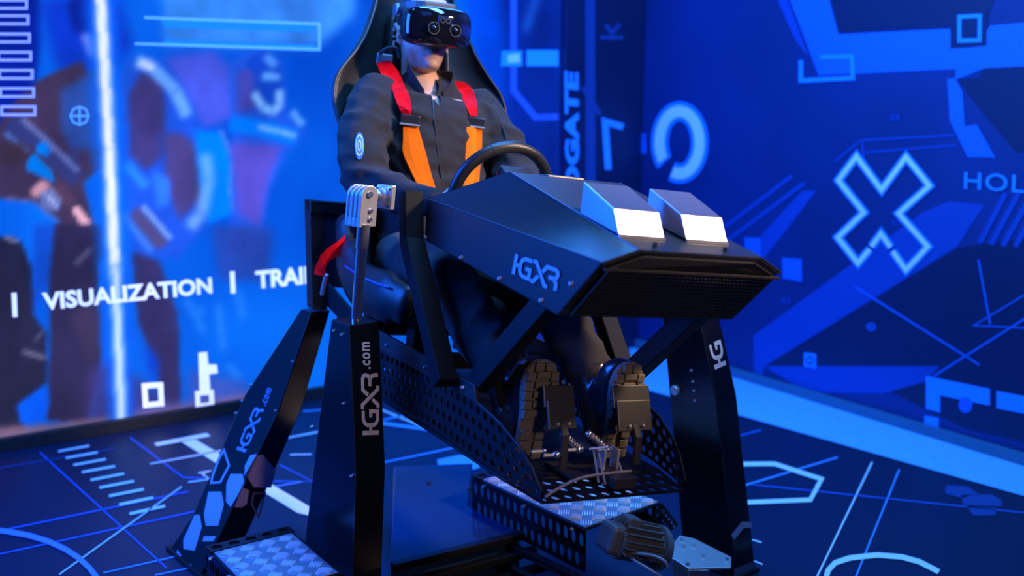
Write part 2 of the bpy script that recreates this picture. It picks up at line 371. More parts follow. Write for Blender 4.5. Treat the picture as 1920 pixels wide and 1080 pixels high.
# ---- left mural print: a backlit fabric whose soft colours are stored on its own mesh
mk = dict(mid=ink('mid_blue', (24, 70, 200)), sky=ink('sky_blue', (20, 120, 245)), pale=ink('pale_blue', (95, 165, 255)), white=ink('white', (222, 228, 255), .9), lav=ink('lavender', (150, 160, 250)))
def ml(name, polys, c, lift): return decal(name, polys, PL, lift, mk[c], wl)
X0, Y0, QS, CW, CH_ = -700., -700., 3., 667, 534
gx, gy = np.meshgrid(X0 + np.arange(CW) * QS, Y0 + np.arange(CH_) * QS)
def vnoise(fx, fy, seed):
    r = np.random.RandomState(seed); out = 0; amp = 1
    for o_ in range(4):
        g = r.rand(64, 64); u_ = (gx - X0) / fx * 2 ** o_; v_ = (gy - Y0) / fy * 2 ** o_
        i0 = np.floor(u_).astype(int); j0 = np.floor(v_).astype(int); a = u_ - i0; b = v_ - j0; a = a * a * (3 - 2 * a); b = b * b * (3 - 2 * b)
        G = lambda i, j: g[j % 64, i % 64]
        out = out + amp * ((G(i0, j0) * (1 - a) + G(i0 + 1, j0) * a) * (1 - b) + (G(i0, j0 + 1) * (1 - a) + G(i0 + 1, j0 + 1) * a) * b); amp *= .55
    return (out - out.min()) / (out.max() - out.min())
def blur(m_, r):
    r = r / QS
    if r < .3: return m_
    k_ = np.exp(-.5 * (np.arange(-int(3 * r) - 1, int(3 * r) + 2) / r) ** 2); k_ /= k_.sum(); n_ = len(k_) // 2
    p_ = np.pad(m_, n_, mode='edge')
    p_ = sum(k_[i] * p_[:, i:i + m_.shape[1]] for i in range(len(k_))); return sum(k_[i] * p_[i:i + m_.shape[0], :] for i in range(len(k_)))
CV = np.zeros((CH_, CW, 3)); n1, n2 = vnoise(260, 330, 1), vnoise(90, 150, 2)
for c_ in range(3): CV[..., c_] = np.array(((0, 10, 40), (62, 112, 150), (190, 245, 255))[c_])[0] * (1 - n1) + np.array(((0, 10, 40), (62, 112, 150), (190, 245, 255))[c_])[1] * n1
def inside(poly):
    m_ = np.zeros(gx.shape, bool); n_ = len(poly)
    for i in range(n_):
        (x0, y0), (x1, y1) = poly[i], poly[(i + 1) % n_]
        if y0 == y1: continue
        m_ ^= ((y0 > gy) != (y1 > gy)) & (gx < (x1 - x0) * (gy - y0) / (y1 - y0) + x0)
    return m_.astype(float)
def paint(poly, col, soft=5, al=1., tex=.25):
    m_ = blur(inside(poly), soft * .6)[..., None] * al; col = np.array(col, float) * (1 - tex + 2 * tex * n2[..., None])
    CV[:] = CV * (1 - m_) + col * m_
def brush(pts, wd, col, soft=5, al=1.):
    vs_, fs_ = stroke2d(pts, wd)
    for f_ in fs_: paint([tuple(vs_[i]) for i in f_], col, soft, al, .1)
Z1 = lambda l: [(x / 2.25, y / 2.25) for x, y in l]
Z2 = lambda l: [(x / 2.348, 420 + y / 2.348) for x, y in l]
BR, DK = (60, 47, 78), (42, 37, 72)
paint([(-700, -700), (72, -700), (76, 76), (60, 215), (-20, 250), (-700, 300)], (6, 28, 150), 10)
paint(Z1([(680, -300), (1500, -300), (1500, 60), (1340, 200), (690, 190)]), (70, 150, 255), 14, .75)
paint(Z1([(690, 240), (900, 215), (980, 290), (1000, 490), (860, 545), (780, 400)]), (72, 82, 215), 12, .9)
paint(Z1([(160, 0), (480, -60), (560, 180), (480, 330), (240, 290)]), (10, 45, 190), 16, .9)
# first figure
paint(Z1([(240, 300), (345, 255), (370, 300), (440, 300), (445, 700), (350, 770), (400, 960), (450, 1090), (230, 1090), (235, 990), (250, 930), (150, 850), (-60, 830), (-60, 600), (60, 430), (160, 340)]), BR, 5)
paint(Z1([(255, 380), (390, 310), (435, 420), (430, 640), (300, 620), (262, 560)]), (32, 92, 215), 10, .65)
paint(Z1([(285, 20), (330, -30), (410, -30), (412, 140), (350, 150), (300, 130)]), (8, 30, 140), 8)
paint(Z1([(340, 140), (400, 150), (418, 260), (372, 232)]), (140, 140, 225), 7)
brush(Z1([(40, 510), (180, 610), (330, 760)]), 34, (46, 54, 118), 5); brush(Z1([(95, 500), (330, 720)]), 10, (110, 120, 190), 4, .8)
brush(Z1([(20, 560), (120, 640)]), 8, (70, 110, 210), 4); paint(Z1([(0, 600), (90, 600), (130, 660), (60, 700), (0, 690)]), (60, 44, 60), 8)
paint(Z1([(110, 690), (140, 645), (215, 720), (232, 775), (115, 718)]), (0, 120, 240), 3); paint(Z1([(160, 600), (200, 600), (212, 640), (200, 665), (158, 645)]), (0, 120, 240), 3)
paint(Z1([(130, 800), (180, 755), (215, 785), (190, 830), (135, 828)]), (205, 150, 175), 5); paint(Z1([(160, 825), (215, 790), (268, 830), (245, 892), (180, 875)]), (96, 112, 185), 4); brush(Z1([(190, 815), (240, 870)]), 5, (190, 200, 240), 3, .7); brush(Z1([(215, 800), (262, 845)]), 5, (190, 200, 240), 3, .5)
paint(Z1([(303, 880), (330, 868), (392, 950), (380, 978), (340, 950)]), (225, 170, 195), 4); brush(Z1([(240, 780), (300, 860)]), 22, (80, 56, 84), 6); brush(Z1([(340, 1060), (410, 960)]), 22, (50, 50, 90), 5)
brush(Z1([(20, 835), (150, 850), (245, 935)]), 5, (170, 120, 170), 5, .5)
# second figure
paint(Z1([(500, 330), (560, 240), (660, 250), (790, 400), (860, 560), (880, 940), (760, 1090), (560, 1090), (520, 760)]), (30, 74, 205), 10, .85)
paint(Z1([(540, 400), (600, 300), (690, 330), (700, 640), (620, 720), (550, 660)]), (58, 52, 118), 8); paint(Z1([(690, 560), (760, 560), (850, 620), (860, 820), (760, 930), (700, 800)]), (64, 56, 120), 8)
brush(Z1([(575, 255), (645, 285), (740, 385), (790, 490)]), 24, (95, 155, 255), 7); brush(Z1([(590, 262), (650, 290)]), 12, (190, 205, 255), 5)
paint(Z1([(820, 550), (930, 555), (985, 680), (985, 900), (880, 945), (840, 760)]), (0, 118, 255), 8); brush(Z1([(865, 650), (880, 760), (850, 900), (800, 960)]), 22, (125, 180, 255), 10, .8); brush(Z1([(930, 550), (985, 670), (970, 780), (985, 900)]), 5, (150, 150, 235), 4, .6)
paint(Z1([(640, 720), (720, 760), (720, 860), (660, 880)]), (40, 105, 250), 8); brush(Z1([(530, 690), (620, 790)]), 18, (40, 125, 255), 7); brush(Z1([(520, 900), (640, 1060)]), 14, (60, 120, 240), 6); brush(Z1([(600, 870), (720, 1010)]), 9, (130, 170, 255), 5); brush(Z1([(560, 890), (690, 1040)]), 26, (76, 70, 130), 6)
for x in (250, 620): brush(Z1([(x + 60, 560), (x + 70, 700)]), 14, (40, 60, 150), 8, .6)
# third figure
paint(Z1([(960, 260), (1080, 210), (1190, 260), (1200, 470), (1290, 560), (1200, 660), (1130, 800), (1100, 1090), (960, 1090), (985, 700)]), (34, 84, 225), 9, .8)
paint(Z1([(1040, 250), (1120, 215), (1185, 280), (1190, 440), (1120, 490), (1060, 420)]), (12, 62, 200), 6, .8)
paint(Z1([(970, 600), (1190, 615), (1130, 780), (1095, 960), (1000, 900)]), (78, 72, 190), 9); paint(Z1([(1000, 300), (1070, 300), (1080, 460), (1000, 480)]), (66, 72, 190), 8)
brush(Z1([(970, 520), (1100, 540), (1250, 580)]), 30, (0, 116, 255), 7); brush(Z1([(1090, 535), (1180, 555), (1250, 575)]), 8, (120, 175, 255), 5); brush(Z1([(1120, 235), (1165, 280)]), 14, (80, 150, 255), 7); brush(Z1([(1105, 322), (1180, 325)]), 14, (90, 160, 255), 6); brush(Z1([(1070, 390), (1110, 455), (1150, 470), (1182, 440), (1182, 380)]), 15, (120, 180, 255), 6); brush(Z1([(1230, 470), (1280, 530)]), 12, (90, 160, 255), 6)
paint(Z1([(890, 950), (1150, 960), (1140, 1180), (930, 1180)]), (40, 62, 160), 12, .8)
# lower half
paint(Z2([(235, 0), (455, 0), (430, 300), (445, 600), (385, 885), (205, 865), (220, 500), (212, 240)]), DK, 5); brush(Z2([(330, 180), (400, 110)]), 10, (85, 88, 125), 4, .7); paint(Z2([(300, 400), (440, 330), (440, 560), (400, 640)]), (58, 48, 76), 12, .7)
paint(Z2([(575, 120), (700, 160), (785, 400), (800, 865), (722, 870), (690, 640), (610, 440)]), (46, 42, 92), 6); paint(Z2([(640, 520), (700, 600), (690, 700), (650, 640)]), (10, 60, 200), 10)
paint(Z2([(390, 640), (500, 600), (720, 760), (720, 860), (380, 900)]), (56, 48, 112), 14, .85); paint(Z2([(830, 640), (1090, 700), (1090, 770), (830, 800)]), (72, 76, 165), 14, .7)
paint(Z2([(-300, 60), (60, 55), (100, 90), (142, 200), (150, 400), (205, 480), (205, 700), (80, 800), (115, 920), (-300, 960)]), (32, 32, 56), 4); brush(Z2([(20, 55), (80, 80)]), 7, (110, 112, 150), 3); brush(Z2([(100, 560), (200, 590)]), 9, (105, 106, 140), 4, .8); brush(Z2([(150, 520), (190, 470)]), 5, (90, 92, 130), 4, .7)
paint(Z2([(78, 795), (200, 715), (218, 790), (190, 880), (90, 872)]), (8, 80, 220), 5); paint(Z2([(150, 0), (240, 0), (215, 250), (150, 400), (145, 180)]), (20, 62, 190), 8, .7)
paint(Z2([(-300, 960), (-300, 915), (230, 880), (600, 830), (1120, 745), (1120, 830), (600, 905), (-300, 1050)]), (112, 88, 112), 7, .9); paint(Z2([(600, 800), (1100, 740), (1100, 800), (600, 880)]), (86, 84, 165), 8, .5)
for x0, y0, x1, y1 in ((820, 330, 900, 480), (960, 350, 985, 560), (1050, 300, 1070, 420), (880, 360, 890, 400), (1000, 620, 1060, 680)): brush(Z2([(x0, y0), (x1, y1)]), 10, (70, 150, 255), 9, .5)
# the right end beyond the seat, and the long bright beam
paint([(885, -700), (1300, -700), (1300, 900), (940, 900), (905, 300)], (4, 34, 150), 16); paint([(860, -100), (925, -60), (945, 60), (945, 240), (905, 200), (880, 60)], (0, 70, 235), 18, .9); brush([(1010, -20), (985, 60)], 14, (20, 90, 225), 10, .8)
for wd_, col_, sf, al_ in ((60, (10, 100, 255), 14, .8), (26, (120, 175, 255), 7, .95), (15, (226, 234, 255), 3.5, 1)): brush([(168, -700), (188, -20), (205, 280), (216, 520)], wd_, col_, sf, al_)
for wd_, col_, sf, al_ in ((46, (10, 90, 255), 12, .8), (22, (110, 170, 255), 6, .95), (9, (215, 228, 255), 4, .8)): brush([(216, 500), (229, 812)], wd_, col_, sf, al_)
CV = np.clip(CV, 0, 255) / 255; CV = np.where(CV <= .04045, CV / 12.92, ((CV + .055) / 1.055) ** 2.4)
LW = np.linalg.norm(corner - (p_a - dl * 3)); nu, nv = int(LW / .014), int(3.55 / .014)
us, zs = np.meshgrid(np.linspace(0, LW, nu + 1), np.linspace(.05, 3.6, nv + 1)); base_p = p_a - dl * 3 + nL * .003
Pv = base_p[None, :] + us.reshape(-1, 1) * dl[None, :] + zs.reshape(-1, 1) * np.array([[0, 0, 1.]])
dz_ = Pv - CAMP; cz_ = dz_[:, 1] * math.cos(PIT) - dz_[:, 2] * math.sin(PIT); cz_ = np.maximum(cz_, .4); cy_ = -dz_[:, 1] * math.sin(PIT) - dz_[:, 2] * math.cos(PIT)
sx = np.clip((960 + FPX * dz_[:, 0] / cz_ - X0) / QS, 0, CW - 1.01); sy = np.clip((540 + FPX * cy_ / cz_ - Y0) / QS, 0, CH_ - 1.01)
i0 = sx.astype(int); j0 = sy.astype(int); a_ = (sx - i0)[:, None]; b_ = (sy - j0)[:, None]
colr = (CV[j0, i0] * (1 - a_) + CV[j0, i0 + 1] * a_) * (1 - b_) + (CV[j0 + 1, i0] * (1 - a_) + CV[j0 + 1, i0 + 1] * a_) * b_
idx = np.arange((nu + 1) * (nv + 1)).reshape(nv + 1, nu + 1)
fcs = np.stack([idx[:-1, :-1], idx[:-1, 1:], idx[1:, 1:], idx[1:, :-1]], -1).reshape(-1, 4)
mm = bpy.data.meshes.new('mural_fabric'); mm.from_pydata(Pv.tolist(), [], fcs.tolist()); mm.update()
at_ = mm.attributes.new('print', 'FLOAT_COLOR', 'POINT'); at_.data.foreach_set('color', np.hstack([colr, np.ones((len(colr), 1))]).astype(np.float32).ravel())
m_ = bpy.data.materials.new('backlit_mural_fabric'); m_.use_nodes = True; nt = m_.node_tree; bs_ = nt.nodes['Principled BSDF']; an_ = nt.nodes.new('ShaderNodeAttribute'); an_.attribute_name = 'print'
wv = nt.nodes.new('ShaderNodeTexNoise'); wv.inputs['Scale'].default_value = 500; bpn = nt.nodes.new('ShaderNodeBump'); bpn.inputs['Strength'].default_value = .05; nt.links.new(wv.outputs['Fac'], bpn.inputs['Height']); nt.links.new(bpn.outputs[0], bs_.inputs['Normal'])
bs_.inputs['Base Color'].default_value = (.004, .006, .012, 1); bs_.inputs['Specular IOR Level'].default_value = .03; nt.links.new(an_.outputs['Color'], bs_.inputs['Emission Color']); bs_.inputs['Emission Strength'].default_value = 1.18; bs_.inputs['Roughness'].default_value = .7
fab = link('mural_fabric', mm, m_, wl)
ml('print_glow', [[(300, 36), (590, 48), (590, 60), (310, 52)], [(310, 74), (590, 84), (596, 96), (300, 84)]], 'sky', .005)
dstroke('print_frame', [[(270, 33), (598, 45), (598, 93), (252, 82)]], 5, PL, .006, mk['pale'], wl)
for i, y in enumerate((8, 37, 71, 105, 139, 173, 207)):
    x1 = 49 + i * 2.6
    dstroke('print_bar', [[(-10 + i * 2, y - 7), (x1, y - 7), (x1, y + 8), (-10 + i * 2, y + 8)]], 5, PL, .012, mk['lav'], wl, True)
dtext('mural_lettering', 'VISUALIZATION', (80, 581), (396, 549), (77, 548), PL, .018, mk['white'], wl, .035)
dtext('mural_lettering', 'TRAINING', (478, 541), (668, 522), (476, 507), PL, .018, mk['white'], wl, .035)
dstroke('mural_lettering', [[(25, 548), (27, 593)], [(433, 508), (435, 549)]], 9, PL, .018, mk['white'], wl)
dstroke('print_square', [[(269, 722), (299, 720), (301, 755), (271, 758)]], 10, PL, .018, mk['white'], wl, True)
dstroke('print_square', [[(368, 736), (394, 734), (395, 757), (369, 760)]], 9, PL, .018, mk['white'], wl, True)
ml('print_key', [[(370, 660), (386, 658), (388, 682), (404, 682), (406, 698), (390, 700), (392, 732), (372, 734)]], 'white', .0185)
dstroke('print_emblem', [[(148 + 17 * math.cos(t * .7854), 217 + 17 * math.sin(t * .7854)) for t in range(8)]], 3, PL, .012, mk['pale'], wl, True)
dstroke('print_emblem', [[(131, 217), (165, 217)], [(148, 200), (148, 234)]], 3, PL, .0125, mk['pale'], wl)
# right end of the mural and the dark banner panel
q0, q1 = ppl(1046, 640, PL), ppl(1180, 640, PL)
q0[2] = 0; q1[2] = 0; q1 = corner - dl * .01
ban = strip('trim_1', q0, q1, nL, .05, 0, 3.6, mat('dark_banner_panel', (.004, .012, .075), .5, 0, 0, 2, .3))
PB = (q0 + nL * .05, nL); bk = {}
bl1 = ink('banner_light', (25, 115, 250), .55); bl2 = ink('banner_dim', (8, 45, 130), .5)
decal('banner_stripe', [[(1097, -60), (1115, -60), (1117, 640), (1099, 640)]], PB, .002, bl2, ban)
dtext('banner_lettering', 'HOLOGATE', (1087, 500), (1084, 136), (1061, 500), PB, .004, bl1, ban, .05, 1.05)
dstroke('banner_mark', [[(1092, 163), (1125, 215)]], 9, PB, .003, bl2, ban)
dstroke('banner_mark', [[(1168, 238), (1134, 228), (1140, 318)]], 12, PB, .003, bl1, ban)
dstroke('banner_mark', [[(1125, 70), (1168, 71)], [(1135, 46), (1147, 62), (1162, 46)]], 8, PB, .003, bl2, ban)
ml('print_glow', [[(940, 95), (978, 95), (978, 124), (938, 124)], [(986, 94), (1046, 94), (1046, 124), (986, 124)]], 'sky', .006)
dstroke('print_line', [[(962, -40), (962, 170), (1003, 220), (1046, 219)]], 12, PL, .005, mk['mid'], wl)
ml('print_glow', [[(950, 104), (972, 100), (974, 116), (952, 118)]], 'pale', .007)
bw_ = ink('banner_white', (150, 190, 255), .6)
decal('banner_icon', [[(1135 + 6 * math.cos(t * .5236), 633 + 6.5 * math.sin(t * .5236)) for t in range(12)]], PB, .004, bw_, ban)
dtext('banner_icon', 'f', (1133.5, 638), (1137.5, 638), (1133.5, 628), PB, .006, mk['mid'], ban, .02)
# ---- right wall print
def rink(name, c): return mat('wall_ink_' + name, c, .5, 0, 0, 2.0, .1)
r_dark, r_band, r_mid, r_lt, r_wh = rink('navy', (.002, .008, .06)), rink('band', (.004, .05, .33)), rink('mid', (.008, .12, .60)), rink('light', (.02, .27, .92)), rink('white', (.85, .80, .92))
def rd(name, polys, m, lift): return decal(name, polys, PR, lift, m, wr)
def z4(l): return [(1380 + x / 2.7, y / 2.7) for x, y in l]
def z5(l): return [(1380 + x / 2.25, 380 + y / 2.25) for x, y in l]
rd('print_band', [z4([(-129, -1070), (183, -1070), (520, 175), (1085, 145), (1090, 245), (1210, 240), (1290, 130), (2600, 10), (2600, 285), (1255, 345), (1225, 395), (1112, 398), (1115, 350), (420, 382)])], r_mid, .002)  # unseen upper end added so the hood tops reflect blue
rd('print_band', [z4([(-260, -1070), (-129, -1070), (370, 290), (300, 200)])], r_band, .002)
rd('print_panel', [z4([(460, -120), (1350, -120), (1260, 130), (1080, 140), (520, 165)])], r_dark, .002)
rd('print_panel', [z4([(1260, 345), (2500, 290), (2500, 740), (1420, 770), (1240, 560), (1120, 400)])], r_dark, .002)
rd('print_band', [z4([(1072, 400), (1112, 395), (1148, 465), (1160, 640), (1220, 630), (1315, 798), (1175, 795), (1085, 610)])], r_mid, .003)
rd('print_band', [z5([(790, 40), (900, -5), (1050, 8), (935, 185), (120, 690), (110, 760), (78, 755), (75, 560)])], r_band, .002)
rd('print_panel', [z5([(140, 680), (940, 190), (2600, -50), (2600, 1330), (960, 950), (640, 790), (120, 690)])], r_dark, .0015)
rd('print_band', [z5([(120, 690), (860, 690), (800, 755), (620, 805), (300, 800)])], r_band, .0025)
rd('print_band', [z5([(-60, 460), (-60, 320), (280, -50), (340, -50), (70, 300)])], r_band, .0018)
for a in ([(620, 290 + 2250), (0, 0)],): pass
dstroke('print_line', [z4([(-160, 1230), (285, 890)]), z4([(-60, 1230), (350, 925)])], 7, PR, .003, r_band, wr)
dstroke('print_line', [z4([(505, 815), (635, 710), (1110, 685)]), z4([(640, 705), (650, 800)]), z4([(655, 772), (1120, 735)])], 4, PR, .003, r_band, wr)
dstroke('print_line', [z5([(505, 355), (1030, 684)]), z5([(835, 732), (1900, 60)]), z5([(1025, 240), (1075, 515)]), z5([(1800, 40), (1005, 518), (1800, 555)])], 3.6, PR, .004, r_mid, wr)
dstroke('print_line', [z5([(1030, 170), (1140, -40)]), z5([(1078, 176), (1200, -50)]), z5([(1128, 182), (1270, -70)]), z5([(1180, 186), (1320, -60)])], 10, PR, .004, r_band, wr)
dstroke('print_square', [z4([(332, 305), (332, 408), (595, 395), (590, 285), (428, 290)])], 8, PR, .005, r_lt, wr)
dstroke('print_square', [z4([(1134, 85), (1238, 80), (1236, 203), (1134, 206)])], 7, PR, .005, r_lt, wr, True)
rd('print_block', [z4([(1090, 60), (1275, 50), (1270, 230), (1088, 246)])], r_dark, .0045)
rd('print_block', [z5([(38, 147), (108, 150), (106, 235), (42, 215)])], r_mid, .005)
rd('print_block', [z5([(197, 232), (280, 238), (282, 334), (200, 320)])], r_mid, .005)
rd('print_block', [[(1178, 250), (1212, 250), (1214, 288), (1178, 288)]], r_mid, .005)
rd('print_block', [z5([(804, 730), (1074, 785), (1074, 855), (864, 812), (864, 885), (804, 868)])], r_lt, .005)
rd('print_block', [z5([(1102, 793), (2300, 1030), (2300, 1105), (1102, 866)])], r_lt, .005)
rd('print_block', [z5([(798, 897), (858, 908), (858, 960), (798, 943)])], r_lt, .005)
rd('print_dot', [[(1812 + 13 * math.cos(t * .3927), 759 + 15 * math.sin(t * .3927)) for t in range(16)]], r_mid, .006)
rd('print_icon', [z5([(290, 632), (340, 638), (340, 698), (290, 690)])], r_lt, .005)
dstroke('print_icon', [[(1520 + 6 * math.cos(t * .7854), 676 + 7 * math.sin(t * .7854)) for t in range(8)]], 3, PR, .006, r_dark, wr, True)
dstroke('print_icon', [[(1635 + 8 * math.cos(t * .7854), 612.5 + 7 * math.sin(t * .7854)) for t in range(8)]], 2.4, PR, .006, r_mid, wr, True)
dstroke('print_icon', [[(1627, 612), (1643, 613)], [(1635, 605), (1635, 620)]], 2, PR, .006, r_mid, wr)
dstroke('print_icon', [[(1674, 217), (1686, 217), (1686, 224), (1674, 224)], [(1676, 414), (1690, 414), (1690, 421), (1676, 421)], [(1468, 560), (1482, 561), (1482, 568), (1468, 567)]], 3, PR, .006, r_band, wr, True)
for rx0, rx1, ry0, ry1, m_, lf, g in ((21, 54, 40, 77, r_lt, .006, .12), (28, 47, 48, 69, r_wh, .008, .22)):
    t0 = math.radians(133) + g; t1 = math.radians(133) + 2 * math.pi - .30 - g * .4
    pts = [t0 + (t1 - t0) * i / 40 for i in range(41)]; mb = MB()
    oo = [ppl(1276 + rx1 * math.cos(t), 267 + ry1 * math.sin(t), PR) + nR * lf for t in pts]; ii = [ppl(1276 + rx0 * math.cos(t), 267 + ry0 * math.sin(t), PR) + nR * lf for t in pts]
    mb.add(oo + ii, [(i, i + 1, 41 + i + 1, 41 + i) for i in range(40)]).build('print_ring', m_, wr)
XS = [(1633, 467), (1611, 493), (1573, 445), (1622, 398), (1574, 338), (1608, 293), (1655, 356), (1701, 294), (1745, 348), (1687, 400), (1742, 462), (1701, 506), (1676, 471)]
CH = [(1636, 462), (1654, 438), (1672, 463)]
for wd, m_, lf in ((16, r_lt, .007), (8.5, r_wh, .009)):
    dstroke('print_cross', [XS], wd, PR, lf, m_, wr); dstroke('print_chevron', [CH], wd, PR, lf, m_, wr)
dtext('wall_lettering', 'HOLOGATE', (1809, 354), (2150, 378), (1810, 322), PR, .007, r_lt, wr, .008, 1.08)

# ================================================================== SIMULATOR BASE
bF, bR, UP = B.F, B.R, np.array([0, 0, 1.])
ZD, ZT = .20, .30
def bl(P): return B.loc(P)
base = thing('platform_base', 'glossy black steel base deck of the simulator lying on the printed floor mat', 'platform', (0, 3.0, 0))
nearc, farc, rightc = onz(1097, 993, ZT), onz(885, 893, ZT), onz(1243, 942, ZT)
k1 = onz(720, 1060, ZD); k2 = onz(966, 1000, ZD)
dk = unit(k2 - k1)
# deck: glossy sheet between the columns, with a raised rim and rails
d0 = k1 + dk * .02
sv = nearc - farc; tt = ((farc - d0)[0] * sv[1] - (farc - d0)[1] * sv[0]) / (dk[0] * sv[1] - dk[1] * sv[0]); d1 = d0 + dk * (tt - .012)
bk_ = np.array([-dk[1], dk[0], 0])
deck = [d0, d1, farc + np.array([-.014, .0, 0]), farc + np.array([-.014, .40, 0]), d0 + np.array([-.08, .80, 0])]
MB().prism([V3(p) * [1, 1, 0] + [0, 0, .02] for p in deck], UP * (ZD - .02)).build('deck_plate', mat('glossy_deck_blue_sheen', (.012, .035, .12), .14, .1, .02, 6, .1, spec=.7), base, .004)  # blue base colour stands in for the bright reflection on the deck
for i, (zz, o_) in enumerate(((ZD - .005, .012), (ZD - .045, .05), (ZD - .085, .085))):
    a = d0 - bk_ * o_; b_ = d1 - bk_ * o_ + dk * (.005 + .02 * i)
    MB().box((a + b_) / 2 * [1, 1, 0] + [0, 0, zz], dk, bk_, UP, np.linalg.norm(b_ - a), .03, .022).build('rail', gloss, base, .003)
e0 = onz(985, 1000, ZD) ; e1 = onz(1100, 1072, ZD - .03); de = unit((e1 - e0) * [1, 1, 0])
for i, o_ in enumerate((.07, .13)):
    MB().box((e0 + e1) / 2 * [1, 1, 0] + [-o_ * .6, -o_ * .4, ZD - .03 - .04 * i], de, np.cross(UP, de), UP, .42, .025, .02).build('rail', gloss, base, .003)
lowp = [d0 - bk_ * .1, d1 - bk_ * .1, d1 - bk_ * .1 + de * .5, d0 - bk_ * .5]
MB().hexa([V3(p) * [1, 1, 0] + [0, 0, .0] for p in lowp] + [V3(p) * [1, 1, 0] + [0, 0, .07] for p in lowp]).build('lower_plate', gloss, base, .003)
for a in ((805, 907), (880, 918)): screw(onz(*a, ZD), UP, .009, base, matte, 'bolt')

# ---- step boxes with tread plate
lug_me = None
def step_box(name, label, near, far, right, hgt, grp, holes=(16, 2), rim=.05):
    near, far, right = V3(near), V3(far), V3(right); fourth = far + right - near
    e1_, e2_ = unit(far - near), unit(right - near); l1, l2 = np.linalg.norm(far - near), np.linalg.norm(right - near)
    t = thing(name, label, 'step', tuple((near + fourth) / 2 * [1, 1, 0]), group=grp)
    th = .004; ct = (near + fourth) / 2
    # top sheet
    up = UP * .004
    q = [near, right, fourth, far]
    MB().hexa([p - UP * .006 for p in q] + [p - UP * .001 for p in q]).build('top_sheet', gloss, t, .002)
    ins = [near + e1_ * .006 + e2_ * .006, right + e1_ * .006 - e2_ * .012, fourth - e1_ * rim - e2_ * .012, far - e1_ * rim + e2_ * .006]
    MB().hexa([p - UP * .001 for p in ins] + [p + UP * .004 for p in ins]).build('tread_plate', alu, t, .0015)
    # five-bar lugs
    mb = MB()
    for k_ in range(5):
        off = (k_ - 2) * .0072
        x0 = np.array([-.016, off, 0]); rr = []
        for s_, r_ in ((-.019, .0006), (-.011, .0022), (0, .0028), (.011, .0022), (.019, .0006)):
            rr.append([np.array([s_, off + r_ * math.cos(a_ * math.pi / 3), max(0, r_ * 1.9 * math.sin(a_ * math.pi / 3))]) for a_ in range(6)])
        mb.loft(rr, caps=False)
    lm = bpy.data.meshes.new('tread_lug'); lm.from_pydata([Vector(p) for p in mb.v], [], mb.f); lm.update(); lm.materials.append(alu2)
    P0 = ins[0] + UP * .004; w1 = l1 - rim - .012; w2 = l2 - .018; g = .047
    na, nb = int(w1 / g), int(w2 / g); inv = WM[t.name].inverted(); cnt = 0
    for i in range(na):
        for j in range(nb):
            if cnt >= 300: break
            p = P0 + e1_ * (i + .5) * w1 / na + e2_ * (j + .5) * w2 / nb
            ang = math.atan2(e1_[1], e1_[0]) + (math.pi / 4 if (i + j) % 2 else -math.pi / 4)
            o = bpy.data.objects.new('tread_lug', lm); COL.objects.link(o); o.parent = t
            o.matrix_local = inv @ Matrix.Translation(Vector(p)) @ Matrix.Rotation(ang, 4, 'Z'); cnt += 1
    # perforated long side, facing outward (-e2)
    S = lambda s_, v_: far + (near - far) * s_ - UP * (.006 + (hgt - .006) * v_)
    perf(S, e2_, holes[0], holes[1], .004).build('perforated_side', gloss, t)
    S2 = lambda s_, v_: right + (fourth - right) * s_ - UP * (.006 + (hgt - .006) * v_)
    perf(S2, -e2_, holes[0], holes[1], .004).build('perforated_side', gloss, t)
    # back rim with holes
    S3 = lambda s_, v_: far + (fourth - far) * s_ - e1_ * (rim - .004) * v_ + UP * .001
    perf(S3, UP, max(5, int(l2 / .045)), 1, .003, .33).build('perforated_rim', gloss, t)
    for s_ in (.12, .5, .9): screw(far + (near - far) * s_ - UP * .016, -e2_, .006, t)
    return t, (near, far, right, fourth, e1_, e2_)
st1, G1 = step_box('step_box', 'tread plate step box under the nose of the cockpit, beside the motor', nearc, farc, rightc, .13, None)
ln_, lf_ = onz(438, 1082, ZT), onz(398, 1040, ZT)
e_ = unit(lf_ - ln_); lr = np.array([-e_[1], e_[0], 0]); lr = lr if lr[0] > 0 else -lr
lb = onz(556, 984, ZT)
# left box: long axis runs away to the right of the rear leg
st2, G2 = step_box('step_box', 'tread plate step box between the leaning tower and the lettered piston tower', lf_ - e_ * .30, lf_ + e_ * .055, lf_ - e_ * .30 + lr * .24, .13, None)

